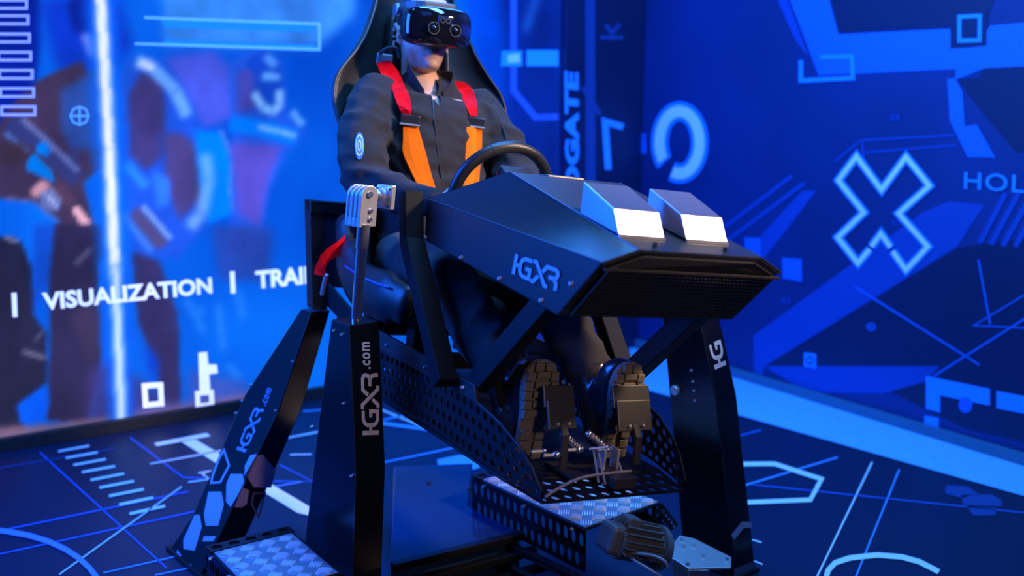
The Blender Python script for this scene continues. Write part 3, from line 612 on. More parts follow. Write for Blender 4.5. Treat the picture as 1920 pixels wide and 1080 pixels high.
# ---- columns
def solve_dir(P, d, xpx):       # distance along d so that the point is seen at column xpx
    P = V3(P); cz = lambda Q: Q[1] * math.cos(PIT) - (Q[2] - HC) * math.sin(PIT)
    t = (xpx - 960) / FPX
    return (t * cz(P) - P[0]) / (d[0] - t * (d[1] * math.cos(PIT) - d[2] * math.sin(PIT)))
def column(name, label, st, psi, dmax=.3):
    a = math.radians(psi); Fd = np.array([math.sin(a), -math.cos(a), 0]); Rd = np.array([math.cos(a), math.sin(a), 0])
    rings = []
    for P, xl, xr in st:
        P = V3(P); sl = solve_dir(P, -Fd, xl); sr = solve_dir(P, Rd, xr)
        rings.append([P, P + Rd * sr, P + Rd * sr - Fd * sl, P - Fd * sl])
    t = thing(name, label, 'tower', tuple(rings[-1][0] * [1, 1, 0]))
    # folded sheets: a side panel and a front panel, a closed box
    MB().loft(rings).build('column_body', gloss, t, .004)
    # folded edge trims that catch the light
    MB().tube([r[0] + (Fd - Rd) * .0005 for r in rings], .0022, 6).build('folded_edge', satin, t)
    side = lambda k_: (rings[k_][0], unit(np.cross(rings[k_ + 1][0] - rings[k_][0], -Fd)))
    front = lambda k_: (rings[k_][0], unit(np.cross(rings[k_ + 1][0] - rings[k_][0], Rd)))
    foot = rings[-1]; cc = sum(foot) / 4
    MB().hexa([cc + (p - cc) * 1.12 for p in foot] + [cc + (p - cc) * 1.12 + UP * .012 for p in foot]).build('foot_plate', powder, t, .003)
    return t, rings, side, front, Fd, Rd
def zero(P): return V3(P) * [1, 1, 0]
A1, A2, A3 = at(655, 610, 2.62), at(667.5, 887, 2.60), at(662, 1080, 2.64)
colA, rA, sA, fA, FA, RA = column('support_tower', 'tall black tower with cream lettering and a chrome piston rod rising from its top', [(A1, 621, 711), (A2, 591, 723), (A3, 571, 716), (zero(A3 + (A3 - A2) * .2), 562, 714)], 38.8)
B1, B2, B3 = at(1308, 585, 3.06), at(1343.5, 751, 3.04), at(1374, 1040, 3.08)
colB, rB, sB, fB, FB, RB = column('support_tower', 'tall black tower behind the console nose, joined to the motor by a bolted plate', [(B1, 1240, 1345), (B2, 1254, 1381), (B3, 1278, 1412), (zero(B3 + (B3 - B2) * .1), 1282, 1416)], 38.8)
C1, C2, C3 = at(583, 586, 3.20), at(521, 772, 3.18), at(412, 1003, 3.12)
C4 = C3 + (C3 - C2) * (C3[2] / (C2[2] - C3[2]))
colC, rC, sC, fC, FC, RC = column('support_tower', 'black tower with blue hexagon print leaning outward beside a tread plate step', [(C1, 564, 620), (C2, 459, 567), (C3, 362, 470), (C4, 317, 430)], 38.8)
def on(pl, px): return ppl(px[0], px[1], pl)
def qlogo(pl, h0, h1, r0, m, parent, ks=None, lift=.0016):   # pl plane, foot of H, top of H, end of R at the foot side
    o = on(pl, h0); n = pl[1] if pl[1] @ (CAMP - pl[0]) > 0 else -pl[1]
    logo(o, on(pl, r0) - o, on(pl, h1) - o, n, m, parent, lift, ks)
qlogo(fA(0), (710, 811), (679, 812), (708, 700), logow, colA)
dtext('lettering', '.com', (695, 692), (693, 641), (680, 692), fA(0), .0016, logow, colA, .03, 1.15)
qlogo(fB(0), (1360, 680), (1339, 689), (1334, 570), logow, colB, ('letter_h', 'letter_g'))
qlogo(sC(1), (462, 846), (445, 840), (496, 768), logob, colC)
dtext('lettering', '.com', (499, 762), (511, 730), (491, 758), sC(0), .0016, logob, colC, .02, 1.2)
def facedecal(px, pl, m, parent, name='hexagon_print', outline=0):
    n = pl[1] if pl[1] @ (CAMP - pl[0]) > 0 else -pl[1]
    if outline: return dstroke(name, [px], outline, pl, .0016, m, parent, True)
    return decal(name, [px], pl, .0016, m, parent)
def z8(l): return [(280 + x / 2.077, 560 + y / 2.077) for x, y in l]
facedecal(z8([(292, 590), (312, 650), (278, 715), (242, 718), (248, 690), (272, 625)]), sC(1), hexm, colC, outline=4)
for h_ in ([(395, 610), (420, 605), (372, 690), (374, 650)], [(318, 683), (365, 683), (372, 720), (318, 812), (300, 790), (302, 720)], [(232, 752), (282, 752), (292, 800), (270, 885), (222, 885), (214, 840)], [(178, 842), (198, 842), (206, 890), (178, 982), (135, 975), (134, 940)], [(215, 925), (262, 925), (250, 945), (208, 945)]):
    facedecal(z8(h_), sC(1), hexm, colC)
facedecal(z8([(118, 1035), (165, 1035), (160, 1090), (95, 1090)]), sC(1), hexm, colC)
facedecal(z8([(112, 985), (122, 1000), (100, 1045), (78, 1070)]), sC(1), hexm, colC, outline=3)
for h_ in ([(412, 612), (440, 606), (492, 668), (474, 735), (405, 733), (378, 690)], [(360, 735), (388, 745), (378, 800), (360, 812), (330, 812)]):
    facedecal(z8(h_), fC(1), mat('hexagon_mauve_print', srgb(215, 180, 200), .5, var=.1, scale=90), colC)
facedecal(z8([(405, 758), (450, 755), (425, 850), (398, 800)]), fC(1), mat('hexagon_dim_print', srgb(120, 100, 125), .5), colC, outline=4)
facedecal([(1370, 1003), (1390, 978), (1408, 978), (1408, 990), (1394, 990), (1376, 1012)], fB(1), mat('hexagon_mauve_print', (1, 1, 1)), colB)
facedecal([(1376, 1066), (1412, 1052), (1412, 1064), (1398, 1080), (1376, 1080)], fB(1), mat('hexagon_dim_print', (1, 1, 1)), colB)
for cl, sd, pts in ((colA, sA, ((642, 627), (645, 756), (660, 892), (627, 620), (585, 800))), (colB, sB, ((1297, 694), (1300, 715), (1302, 732), (1304, 751))), (colC, sC, ((550, 678), (518, 770), (470, 722), (455, 752), (443, 775)))):
    for p in pts:
        pl = sd(0); n = pl[1] if pl[1] @ (CAMP - pl[0]) > 0 else -pl[1]; screw(on(pl, p), n, .0045, cl)
pl = sB(0); nb_ = pl[1] if pl[1] @ (CAMP - pl[0]) > 0 else -pl[1]
o = on(pl, (1268, 731)); MB().cyl(o - nb_ * .002, o + nb_ * .012, .016, 16).build('adjuster_disc', zinc, colB, .002)

# ---- piston actuator on the first column
R_, F_, U_ = C.R, C.F, C.U
act = thing('piston_actuator', 'chrome piston rod with an aluminium clevis bolted to the cockpit pillar', 'actuator', tuple(at(668, 612, 2.68)))
rt, rb = at(682, 420, 2.66), at(667, 622, 2.68)
MB().cyl(rb, rt, .0145, 24).build('rod', chrome, act); smooth_angle(bpy.data.objects[act.children[-1].name])
smid = rb + (rt - rb) * .78
smooth_angle(MB().cyl(smid, rt, .0165, 24).build('rod_sleeve', chrome, act))
ax_ = unit(rt - rb)
def roundtop(c0, wdir, udir, wd, ht, n=8):
    c0 = V3(c0); p = [c0 - wdir * wd / 2, c0 + wdir * wd / 2]
    for i in range(n + 1):
        a = math.pi * i / n; p.append(c0 + udir * (ht - wd / 2) + wdir * wd / 2 * math.cos(a) + udir * wd / 2 * math.sin(a))
    return p
Fh = unit(FA); Rh = unit(RA)
base_c = at(689, 426, 2.655)
for k_, (o_, th_, ww) in enumerate(((0, .014, .05), (-.022, .012, .05), (-.043, .012, .05), (-.064, .010, .05))):
    MB().prism(roundtop(base_c + Fh * o_, Rh, ax_, ww, .108), -Fh * th_).build('clevis_plate', zinc, act, .002)
MB().box(base_c - Fh * .035 + ax_ * .012, Rh, Fh, ax_, .046, .066, .024).build('clevis_block', zinc, act, .002)
pinp = base_c + ax_ * .085
MB().cyl(pinp + Fh * .004, pinp - Fh * .08, .008, 14).build('clevis_pin', chrome, act)
for h_ in (.02, .042): MB().cyl(base_c + ax_ * h_ + Rh * .006 + Fh * .005, base_c + ax_ * h_ + Rh * .006 - Fh * .01, .0055, 6).build('clevis_bolt', chrome, act)
brc = at(723, 369, 2.70)
MB().box(brc, Rh, Fh, ax_, .012, .075, .062).build('bracket_plate', zinc, act, .002)
MB().cyl(pinp + Rh * .015 - Fh * .03, brc, .014, 16).build('bracket_stub', zinc, act, .001)
MB().cyl(brc - Rh * .016, brc - Rh * .004, .024, 18).build('bracket_disc', zinc, act, .001)
for a_ in (-.026, .026):
    for b_ in (-.022, .022): screw(brc + Fh * a_ + ax_ * b_ - Rh * .006, -Rh, .006, act, chrome, 'bracket_bolt')

# ---- gear motor and its bolted plate
mo = thing('gear_motor', 'grey finned electric motor in front of the perforated step box', 'motor', tuple(zero(at(1205, 1020, 2.72))))
m0, m1 = at(1150, 1012, 2.70), at(1236, 1028, 2.77); md = unit(m1 - m0); mu = unit(UP - md * (UP @ md)); ms = np.cross(md, mu)
smooth_angle(MB().cyl(m0, m1, .050, 28).build('motor_body', motorm, mo))
for i in range(13):
    a = math.radians(-20 + i * 18.5); d = mu * math.sin(a) + ms * math.cos(a)
    MB().box((m0 + m1) / 2 + d * .056 - md * .012, md, d, np.cross(md, d), np.linalg.norm(m1 - m0) * .78, .02, .004).build('cooling_fin', motorm, mo)
smooth_angle(MB().cyl(m1 - md * .022, m1, .066, 28, .064).build('motor_flange', motorm, mo))
smooth_angle(MB().cyl(m1, m1 + md * .03, .04, 24, .028).build('motor_bearing', zinc, mo))
MB().box(m0 - md * .012 + mu * .006, md, ms, mu, .045, .075, .08).build('gearbox_housing', motorm, mo, .012)
MB().box((m0 + m1) / 2 + mu * .060 - md * .045, md, ms, mu, .045, .05, .03).build('terminal_box', motorm, mo, .006)
for a in range(4):
    t_ = math.radians(45 + 90 * a); screw(m1 + (mu * math.sin(t_) + ms * math.cos(t_)) * .055, md, .006, mo, zinc, 'flange_bolt')
pz = .185
pp = [onz(x, y, pz) for x, y in ((1274, 1008), (1302, 1014), (1371, 1049), (1370, 1068), (1290, 1070), (1262, 1052), (1240, 1046), (1252, 1036))]
MB().prism(pp, UP * .008).build('mounting_plate', zinc, mo, .0015)
for p in ((1280, 1014), (1300, 1024), (1318, 1044), (1362, 1050), (1290, 1060), (1282, 1026)): screw(onz(*p, pz + .008), UP, .008, mo, zinc, 'plate_bolt', .01)
pp = [onz(x, y, .06) for x, y in ((1262, 1090), (1330, 1086), (1330, 1140), (1262, 1140))]
MB().add([onz(1290, 1070, pz), onz(1330, 1070, pz), zero(onz(1330, 1070, pz)) + UP * .01, zero(onz(1262, 1052, pz)) + UP * .01, onz(1262, 1052, pz)], [(0, 1, 2, 3, 4)]).prism([onz(1290, 1070, pz), onz(1262, 1052, pz), zero(onz(1262, 1052, pz)) + UP * .01, zero(onz(1290, 1070, pz)) + UP * .01], -UP * 0 + md * .006).build('mounting_web', zinc, mo)
cab = [at(*q) for q in ((1148, 1018, 2.78), (1170, 1034, 2.70), (1195, 1038, 2.66), (1225, 1042, 2.62), (1246, 1052, 2.60), (1252, 1064, 2.60))]
def spline(P, n=6):
    P = [V3(p) for p in P]; out = []
    for i in range(len(P) - 1):
        p0, p1, p2, p3 = P[max(i - 1, 0)], P[i], P[i + 1], P[min(i + 2, len(P) - 1)]
        for k_ in range(n):
            t = k_ / n; out.append(.5 * (2 * p1 + (p2 - p0) * t + (2 * p0 - 5 * p1 + 4 * p2 - p3) * t * t + (3 * p1 - p0 - 3 * p2 + p3) * t ** 3))
    return out + [P[-1]]
MB().tube(spline(cab), .0042, 8).build('motor_cable', cablem, mo, smooth=True)
cab = [at(*q) for q in ((1150, 1022, 2.76), (1185, 1048, 2.66), (1215, 1066, 2.62), (1245, 1086, 2.6), (1260, 1110, 2.6))]
MB().tube(spline(cab), .0042, 8).build('motor_cable', cablem, mo, smooth=True)
# perforated gusset by the motor
gus = [onz(1243, 945, ZT), at(1272, 984, 2.96), at(1244, 1008, 2.95), at(1215, 975, 2.94)]
S = lambda s_, v_: (gus[0] * (1 - s_) + gus[1] * s_) * (1 - v_) + (gus[3] * (1 - s_) + gus[2] * s_) * v_
perf(S, -bF, 6, 3, .004).build('perforated_gusset', gloss, st1)

# ================================================================== COCKPIT
cock = thing('simulator_cockpit', 'black angular simulator cockpit with a faceted console, struts and perforated foot tub', 'cockpit', M=C.mat(cw(.5, 0, -.79)))
def sym(f, u, h): return cw(f, -abs(u), h), cw(f, abs(u), h)
A_, B_c, C_c, D_c, E_c, G_c = (1.264, .240, -.242), (.448, .24, -.183), (1.125, .24, -.374), (.456, .24, -.292), (1.277, .165, -.212), (.734, .165, -.089)
vs = []
for q in (A_, B_c, C_c, D_c, E_c, G_c): vs += list(sym(*q))
# 0/1 A, 2/3 B, 4/5 C, 6/7 D, 8/9 E, 10/11 G
shell = MB().add(vs, [(0, 2, 6, 4), (1, 5, 7, 3), (8, 9, 11, 10), (10, 11, 3, 2), (2, 3, 7, 6), (0, 4, 5, 1, 9, 8), (4, 6, 7, 5)])
console = shell.build('console_shell', satin, cock, .004)
for s in (-1, 1):
    rg = []
    for i in range(13):
        t = i / 12; lo = np.array(A_) * (1 - t) + np.array(B_c) * t; hi = np.array(E_c) * (1 - t) + np.array(G_c) * t
        lo[1] *= s; hi[1] *= s; row = [cw(*(lo * (1 - k_ / 4) + hi * k_ / 4)) for k_ in range(5)]
        rg.append(row + [p - U_ * .006 - R_ * s * .003 for p in row[::-1]])
    smooth_angle(MB().loft(rg).build('console_panel', satin, console), 35)
    for e0_, e1_ in ((A_, B_c), (E_c, G_c), (A_, E_c)):
        MB().tube([cw(e0_[0], s * e0_[1], e0_[2]), cw(e1_[0], s * e1_[1], e1_[2])], .0018, 6).build('folded_edge', edgem, console)  # thin lighter tubes added as highlight lines along the creases
# front grille, set a few millimetres proud in its frame
def fr(f, u, h): return cw(f, u, h)
gr = [(1.272, -.150, -.222), (1.272, .150, -.222), (1.262, .222, -.250), (1.142, .222, -.366), (1.142, -.222, -.366), (1.262, -.222, -.250)]
nfront = unit(np.cross(cw(*C_c) - cw(*A_), R_)); nfront = nfront if nfront @ F_ > 0 else -nfront
gp = [fr(*q) for q in gr]
MB().prism([p + nfront * .001 for p in gp], nfront * .004).build('front_grille', grillem, console, .001)
for v0, v1 in (((1.262, -.236, -.252), (1.262, .236, -.252)),):
    MB().box((fr(*v0) + fr(*v1)) / 2 + nfront * .005, R_, U_, F_, .47, .006, .006).build('grille_bar', matte, console, .001)
# fine mesh of the grille
mb = MB()
for i in range(45):
    s_ = i / 44; a = np.array(gr[5]) * (1 - s_) + np.array(gr[2]) * s_; b_ = np.array(gr[4]) * (1 - s_) + np.array(gr[3]) * s_
    mb.box((fr(*a) + fr(*b_)) / 2 + nfront * .006, fr(*b_) - fr(*a), R_, nfront, np.linalg.norm(fr(*b_) - fr(*a)), .0022, .002)
for j in range(14):
    s_ = (j + .5) / 14; a = np.array(gr[5]) * (1 - s_) + np.array(gr[4]) * s_; b_ = np.array(gr[2]) * (1 - s_) + np.array(gr[3]) * s_
    mb.box((fr(*a) + fr(*b_)) / 2 + nfront * .006, R_, nfront, np.cross(R_, nfront), np.linalg.norm(fr(*b_) - fr(*a)), .002, .0022)
mb.build('grille_mesh', matte, console, kind='stuff')
# hood boxes
def hood(u0, u1, psi_lbl):
    prof = [(1.055, -.091), (1.174, -.138), (1.203, -.187), (1.203, -.200), (1.055, -.168), (1.0, -.15), (1.0, -.112)]
    prof = [(1.055, -.091), (1.174, -.138), (1.203, -.190), (1.055, -.160)]
    o = MB().prism([cw(f, u0, h) for f, h in prof], R_ * (u1 - u0)).build('instrument_hood', hoodm, cock, .002)
    o['label'] = psi_lbl
    MB().box(cw(1.204, (u0 + u1) / 2, -.193), R_, F_, U_, u1 - u0, .006, .004).build('hood_lip', zinc, o)
    return o
hood(-.165, -.045, 'silvery wedge shaped hood'); hood(.014, .131, 'silvery wedge shaped hood')
# steering cowl behind the wheel
MB().prism([cw(.50, -.055, -.10), cw(.74, -.06, -.085), cw(.74, -.06, -.16), cw(.50, -.055, -.17)], R_ * .115).build('steering_cowl', satin, cock, .006)
# screws
ns = -R_
for p in ((866, 483), (938, 522), (1016, 563), (1072, 532), (798, 445), (786, 427)): screw(C.pu(p[0], p[1], -.241), ns, .0055, console, zinc)
for f, u, h in ((1.25, -.105, -.203), (1.25, .085, -.203)): screw(cw(f, u, h + .0005), U_, .006, console, matte)
o = C.pu(963, 514, -.2415); logo(o, C.pu(1044, 546, -.2415) - o, C.pu(970, 477, -.2415) - o, -R_, mat('logo_blue_print', srgb(165, 195, 240), .5), console)
# pillars (rectangular tube) and struts, both sides
def bar(pts, u0, u1, dep, name, m=powder):     # pts: (f,h) of the front edge, tube of width u0..u1 and depth dep
    rings = []
    for i, (f, h) in enumerate(pts):
        a = np.array(pts[max(i - 1, 0)]); b_ = np.array(pts[min(i + 1, len(pts) - 1)]); d = (b_ - a) / np.linalg.norm(b_ - a); nn = np.array([d[1], -d[0]])
        if nn[0] > 0: nn = -nn
        f2, h2 = f + nn[0] * dep, h + nn[1] * dep
        rings.append([cw(f, u0, h), cw(f, u1, h), cw(f2, u1, h2), cw(f2, u0, h2)])
    return MB().loft(rings).build(name, m, cock, .003)
for s in (-1, 1):
    bar([(.435, -.165), (.468, -.285), (.735, -.60)], s * .298, s * .245, .045, 'pillar', pillarm)
    bar([(1.095, -.352), (.80, -.62)], s * .238, s * .200, .055, 'strut')
    # side rail plate
    rp = [(-.10, -.567), (.24, -.578), (.81, -.596), (.83, -.635), (.24, -.63), (-.10, -.622)]
    MB().prism([cw(f, s * .245, h) for f, h in rp], R_ * s * -.012).build('side_rail', satin, cock, .002)
    # perforated side sheet
    top = [(-.05, -.63), (.25, -.63), (.55, -.622), (.81, -.632), (.92, -.655), (1.03, -.705), (1.085, -.772)]
    bot = [(-.05, -.758), (.25, -.755), (.55, -.755), (.81, -.765), (.92, -.772), (1.03, -.782), (1.088, -.792)]
    uu = [.24, .24, .24, .24, .232, .215, .203]
    def S(s_, v_, s=s):
        x = s_ * (len(top) - 1); arc = [0, .27, .53, .76, .86, .955, 1.0]
        i = max(j for j in range(len(arc) - 1) if arc[j] <= s_ + 1e-9); t = (s_ - arc[i]) / (arc[i + 1] - arc[i])
        L = lambda a, k_: a[i][k_] * (1 - t) + a[i + 1][k_] * t
        u = uu[i] * (1 - t) + uu[i + 1] * t
        return cw(L(top, 0) * (1 - v_) + L(bot, 0) * v_, s * u, L(top, 1) * (1 - v_) + L(bot, 1) * v_)
    perf(S, R_ * -s, 34, 4, .004, .30).build('perforated_side', powder, cock)
    MB().tube([S(k_ / 30, 0) for k_ in range(31)], .003, 6).build('sheet_edge', powder, cock)
    for f, h in ((.3, -.605), (.55, -.612), (.76, -.615), (.02, -.59)): screw(cw(f, s * .246, h), R_ * s, .005, cock)
# tub floor with a perforated front strip
MB().hexa([cw(-.05, -.24, -.766), cw(-.05, .24, -.766), cw(.97, .222, -.79), cw(.97, -.222, -.79), cw(-.05, -.24, -.758), cw(-.05, .24, -.758), cw(.97, .222, -.782), cw(.97, -.222, -.782)]).build('tub_floor', powder, cock, .002)
S = lambda s_, v_: cw(.97 + .118 * v_, (-.222 + .444 * s_) * (1 - .09 * v_), -.784 - .010 * v_)
perf(S, -U_, 12, 3, .004, .30).build('perforated_floor_strip', powder, cock)
MB().box(cw(1.089, 0, -.795), R_, F_, U_, .405, .004, .006).build('lip_edge', powder, cock, .001)
# rear frame: post, arm and panel behind the seat
pt, pb = C.pu(582, 375, -.30), C.pu(587.5, 580, -.30)
pax = unit(pt - pb)
MB().box((pt + pb) / 2 + R_ * .02 - F_ * .02, R_, F_, pax, .05, .055, np.linalg.norm(pt - pb)).build('rear_post', powder, cock, .003)
MB().box(pt + R_ * .07 - pax * .02 - F_ * .01, R_, F_, pax, .15, .05, .04).build('rear_arm', powder, cock, .003)
MB().box(pt + R_ * .10 - pax * .16 - F_ * .03, R_, F_, pax, .12, .006, .25).build('rear_panel', mat('blue_grey_sheet', (.10, .10, .13), .4, .2), cock, .001)
MB().prism([pb + R_ * .045 + pax * .01, pb + R_ * .045 + pax * .09, cw(.02, -.245, -.56), cw(.02, -.245, -.62)], R_ * .012).build('rear_gusset', powder, cock, .003)
MB().box(cw(-.07, 0, -.62), R_, F_, U_, .46, .05, .05).build('rear_crossbar', powder, cock, .003)
MB().box(cw(.25, 0, -.66), R_, F_, U_, .46, .05, .04).build('seat_crossbar', powder, cock, .003)
for f in (-.02, .30):
    for u in (-.16, .16): MB().box(cw(f, u, -.62), R_, F_, U_, .04, .05, .13).build('seat_mount', powder, cock, .003)

# ---- steering wheel
wc = cw(.412, 0, -.155); wn = unit(-F_ * math.cos(math.radians(24)) + U_ * math.sin(math.radians(24))); wu = unit(U_ - wn * (U_ @ wn)); wr_ = np.cross(wu, wn); wr_ = wr_ if wr_ @ R_ > 0 else -wr_
wh = thing('steering_wheel', 'round black leather steering wheel in front of the seated person', 'steering wheel', M=C.mat(wc))
RW, rw = .143, .0165
def rim_ring(a, r, n=12):
    d = wr_ * math.cos(a) + wu * math.sin(a)
    return [wc + d * (RW + r * math.cos(2 * math.pi * i / n)) + wn * r * 1.0 * math.sin(2 * math.pi * i / n) for i in range(n)]
NR = 72; rings = [rim_ring(2 * math.pi * i / NR, rw) for i in range(NR)]
mb = MB(); n = 12; mb.add([p for r in rings for p in r], [(k_ * n + i, k_ * n + (i + 1) % n, ((k_ + 1) % NR) * n + (i + 1) % n, ((k_ + 1) % NR) * n + i) for k_ in range(NR) for i in range(n)])
rimo = mb.build('rim', leatherw, wh, smooth=True)
for a in (62, 118, -30, 210):
    a = math.radians(a); MB().loft([rim_ring(a - .008, rw + .0012), rim_ring(a + .008, rw + .0012)]).build('rim_seam', matte, rimo)
for a in (0, 180, 270):
    a = math.radians(a); d = wr_ * math.cos(a) + wu * math.sin(a); sd = np.cross(d, wn)
    MB().box(wc + d * .088, d, sd, wn, .125, .03, .006).build('spoke', matte, wh, .002)
smooth_angle(MB().cyl(wc + wn * .012, wc - wn * .02, .05, 28).build('hub', matte, wh, .003))
MB().cyl(wc - wn * .02, wc - wn * .14, .028, 20).build('steering_shaft', matte, wh)
MB().box(wc - wn * .05 + wu * .055, wr_, wu, wn, .10, .09, .06).build('wheel_housing', satin, wh, .012)

# ---- pedals
ped = thing('pedal_set', 'two dark steel racing pedals with bright springs on the cockpit floor', 'pedals', M=C.mat(cw(.98, .02, -.785)))
def pedal(u, f0, h0, wd, ht):
    c0 = cw(f0, u, h0); up = unit(U_ * .9 + F_ * -.30); fo = np.cross(up, R_); fo = fo if fo @ F_ > 0 else -fo
    p = MB().box(c0, R_, fo, up, wd, .008, ht).build('pedal_plate', mat('dark_pedal_steel', (.07, .066, .062), .42, .6), ped, .002)
    MB().box(c0 - fo * .006 + up * ht * .62, R_, fo, up, wd * 1.1, .006, ht * .75).build('pedal_pad', mat('dark_pedal_steel', (1, 1, 1)), p, .002)
    for s in (-1, 1): screw(c0 + R_ * s * wd * .2 - up * ht * .33 + fo * .004, fo, .0045, p, zinc, 'pedal_bolt')
    b0 = cw(f0 + .03, u, -.75)
    MB().tube([c0 - up * ht * .3, c0 - up * ht * .7 + fo * .01, b0], [(.011, .007), (.012, .007), (.012, .007)], 8, side=R_).build('pedal_arm', matte, p)
    return c0, up, fo
for u, f0, h0, wd, ht in ((-.097, .972, -.630, .076, .068), (.110, .978, -.638, .100, .074)): pedal(u, f0, h0, wd, ht)
MB().box(cw(1.03, .03, -.770), R_, F_, U_, .062, .10, .028).build('pedal_block', mat('dark_pedal_steel', (1, 1, 1)), ped, .003)
MB().box(cw(.95, -.005, -.774), R_, F_, U_, .14, .12, .010).build('pedal_base', matte, ped, .002)
def helix(a, b, r, turns, wire, m, name):
    a = V3(a); b = V3(b); d = unit(b - a); x = unit(np.cross(d, UP)); y = np.cross(d, x); N = turns * 10
    MB().tube([a + (b - a) * i / N + (x * math.cos(i * .6283) + y * math.sin(i * .6283)) * r for i in range(N + 1)], wire, 5).build(name, m, ped, smooth=True)
for p0, p1 in (((1056, 815), (1088, 842)), ((1104, 814), (1140, 842))):
    a, b_ = C.pf(*p0, .985), C.pf(*p1, 1.0)
    helix(a, b_, .008, 7, .0022, springm, 'spring'); MB().cyl(a, b_, .0045, 10).build('spring_rod', zinc, ped)
    MB().ball(a, .009).build('spring_cap', chrome, ped, smooth=True); MB().ball(b_, .009).build('spring_cap', chrome, ped, smooth=True)
for p, r in (((1043, 853), .010), ((1084, 843), .009), ((1142, 842), .008), ((1020, 846), .006)):
    a = C.pf(*p, 1.0); MB().ball(a, r, 12, 8).build('ball_joint', chrome, ped, smooth=True)
    MB().cyl(a - R_ * .035, a, .004, 8).build('joint_stem', zinc, ped)
for p0, p1 in (((1112, 838), (1122, 905)), ((1122, 850), (1135, 908)), ((1160, 868), (1174, 905)), ((1128, 908), (1174, 905)), ((1105, 842), (1140, 838))):
    MB().tube([C.pf(*p0, 1.03), C.pf(*p1, 1.05)], .0028, 6).build('wire_frame', zinc, ped)
for u in (.012, .05): MB().box(cw(1.0, u, -.735), R_, F_, U_, .006, .03, .055).build('clevis_ear', zinc, ped, .001)
MB().tube(spline([C.pf(1022, 932, 1.09), C.pf(1050, 914, 1.085), C.pf(1090, 896, 1.08), C.pf(1135, 888, 1.075), C.pf(1183, 883, 1.07)]), .0034, 8).build('pedal_cable', cablem, ped, smooth=True)

# ================================================================== SEAT
seat = thing('racing_seat', 'black leather racing bucket seat with winged headrest and red harness', 'seat', M=C.mat(cw(0, 0, -.56)))
prof = [(-.50, .235, -.02, .10), (-.40, .245, -.05, .13), (-.28, .245, -.085, .13), (-.16, .245, -.12, .12), (-.06, .268, -.15, .11), (.02, .302, -.175, .10), (.09, .316, -.195, .10), (.15, .300, -.21, .10), (.21, .252, -.23, .10), (.27, .208, -.245, .095), (.34, .176, -.265, .09), (.41, .150, -.285, .08), (.47, .125, -.30, .07), (.51, .07, -.31, .04)]
NT = 17; front, back = [], []
for h, hw, f, wing in prof:
    rf, rb_ = [], []
    for i in range(NT):
        t = -1 + 2 * i / (NT - 1); fo = f - .06 + wing * abs(t) ** 3
        rf.append(cw(fo, t * hw + .012, h)); rb_.append(cw(fo - .055 - .02 * (1 - t * t), t * hw * .97 + .012, h - .005))
    front.append(rf + rb_[::-1])
MB().loft(front).build('backrest', leather, seat, smooth=True)
bo = seat.children[-1]
# piping along the wing edges
for s in (-1, 1):
    MB().tube(spline([cw(f - .068 + wing, s * hw * .965 + .012, h) for h, hw, f, wing in prof[:-1]], 3), .006, 6).build('edge_piping', leatherw, seat, smooth=True)
    MB().tube(spline([cw(-.23, s * .10 + .012, .16), cw(-.25, s * .10 + .012, .25), cw(-.28, s * .09 + .012, .36)], 4), [(.012, .03)] * 9, 8, side=R_).build('headrest_bolster', leatherw, seat, smooth=True)
# cushion and thigh bolsters
def rr(f, hw, h0, h1, n=14):
    return [cw(f, hw * math.copysign(abs(math.cos(2 * math.pi * i / n)) ** .6, math.cos(2 * math.pi * i / n)), (h0 + h1) / 2 + (h1 - h0) / 2 * math.copysign(abs(math.sin(2 * math.pi * i / n)) ** .6, math.sin(2 * math.pi * i / n))) for i in range(n)]
MB().loft([rr(-.06, .15, -.56, -.49), rr(.05, .20, -.57, -.475), rr(.2, .20, -.57, -.465), rr(.33, .195, -.57, -.455), rr(.38, .17, -.55, -.47)]).build('cushion', leather, seat, smooth=True)
for s in (-1, 1):
    pth = [cw(-.12, s * .235, -.30), cw(-.03, s * .25, -.40), cw(.08, s * .255, -.46), cw(.2, s * .25, -.475), cw(.31, s * .24, -.475), cw(.38, s * .22, -.49)]
    MB().tube(spline(pth, 4), [(.03, .05)] * 4 + [(.034, .075)] * 12 + [(.03, .06)] * 4 + [(.015, .03)], 12, side=R_).build('thigh_bolster', leatherw, seat, smooth=True)
    MB().tube(spline([cw(.04, s * .287, -.42), cw(.2, s * .286, -.435), cw(.33, s * .27, -.44)], 4), .004, 6).build('bolster_seam', mat('blue_seam_panel', (.05, .10, .3), .4), seat, smooth=True)

# ================================================================== PERSON
per = thing('person', 'person in a charcoal zip jacket and boots, seated with hands on the wheel', 'person', M=C.mat(cw(0, 0, -.47)))
tu = .018
def ell(f, u, h, a, b_, n=20, tilt=0, p=.82):   # a half width, b half depth
    r = []
    for i in range(n):
        c_, s_ = math.cos(2 * math.pi * i / n), math.sin(2 * math.pi * i / n)
        x = a * math.copysign(abs(c_) ** p, c_); y = b_ * math.copysign(abs(s_) ** p, s_)
        r.append(cw(f + y, u + x, h + tilt * y))
    return r
def limb(path, rad, mb, n=14, side=None): mb.tube(spline(path, 5), [np.interp(i / (5 * (len(path) - 1)), np.linspace(0, 1, len(rad)), rad) for i in range(5 * (len(path) - 1) + 1)], n, side=side); mb.ball(path[0], rad[0] * .98, 12, 8); mb.ball(path[-1], rad[-1] * .98, 12, 8)
SR, SL = (-.145, -.178 + tu, .085), (-.145, .178 + tu, .085)       # shoulders
ER, EL = (.065, -.262, -.165), (.05, .285, -.135)                   # elbows
a9, a3 = math.radians(207), math.radians(-27)
WRp = wc + (wr_ * math.cos(a9) + wu * math.sin(a9)) * RW + wn * .075 - wu * .02 - wr_ * .012
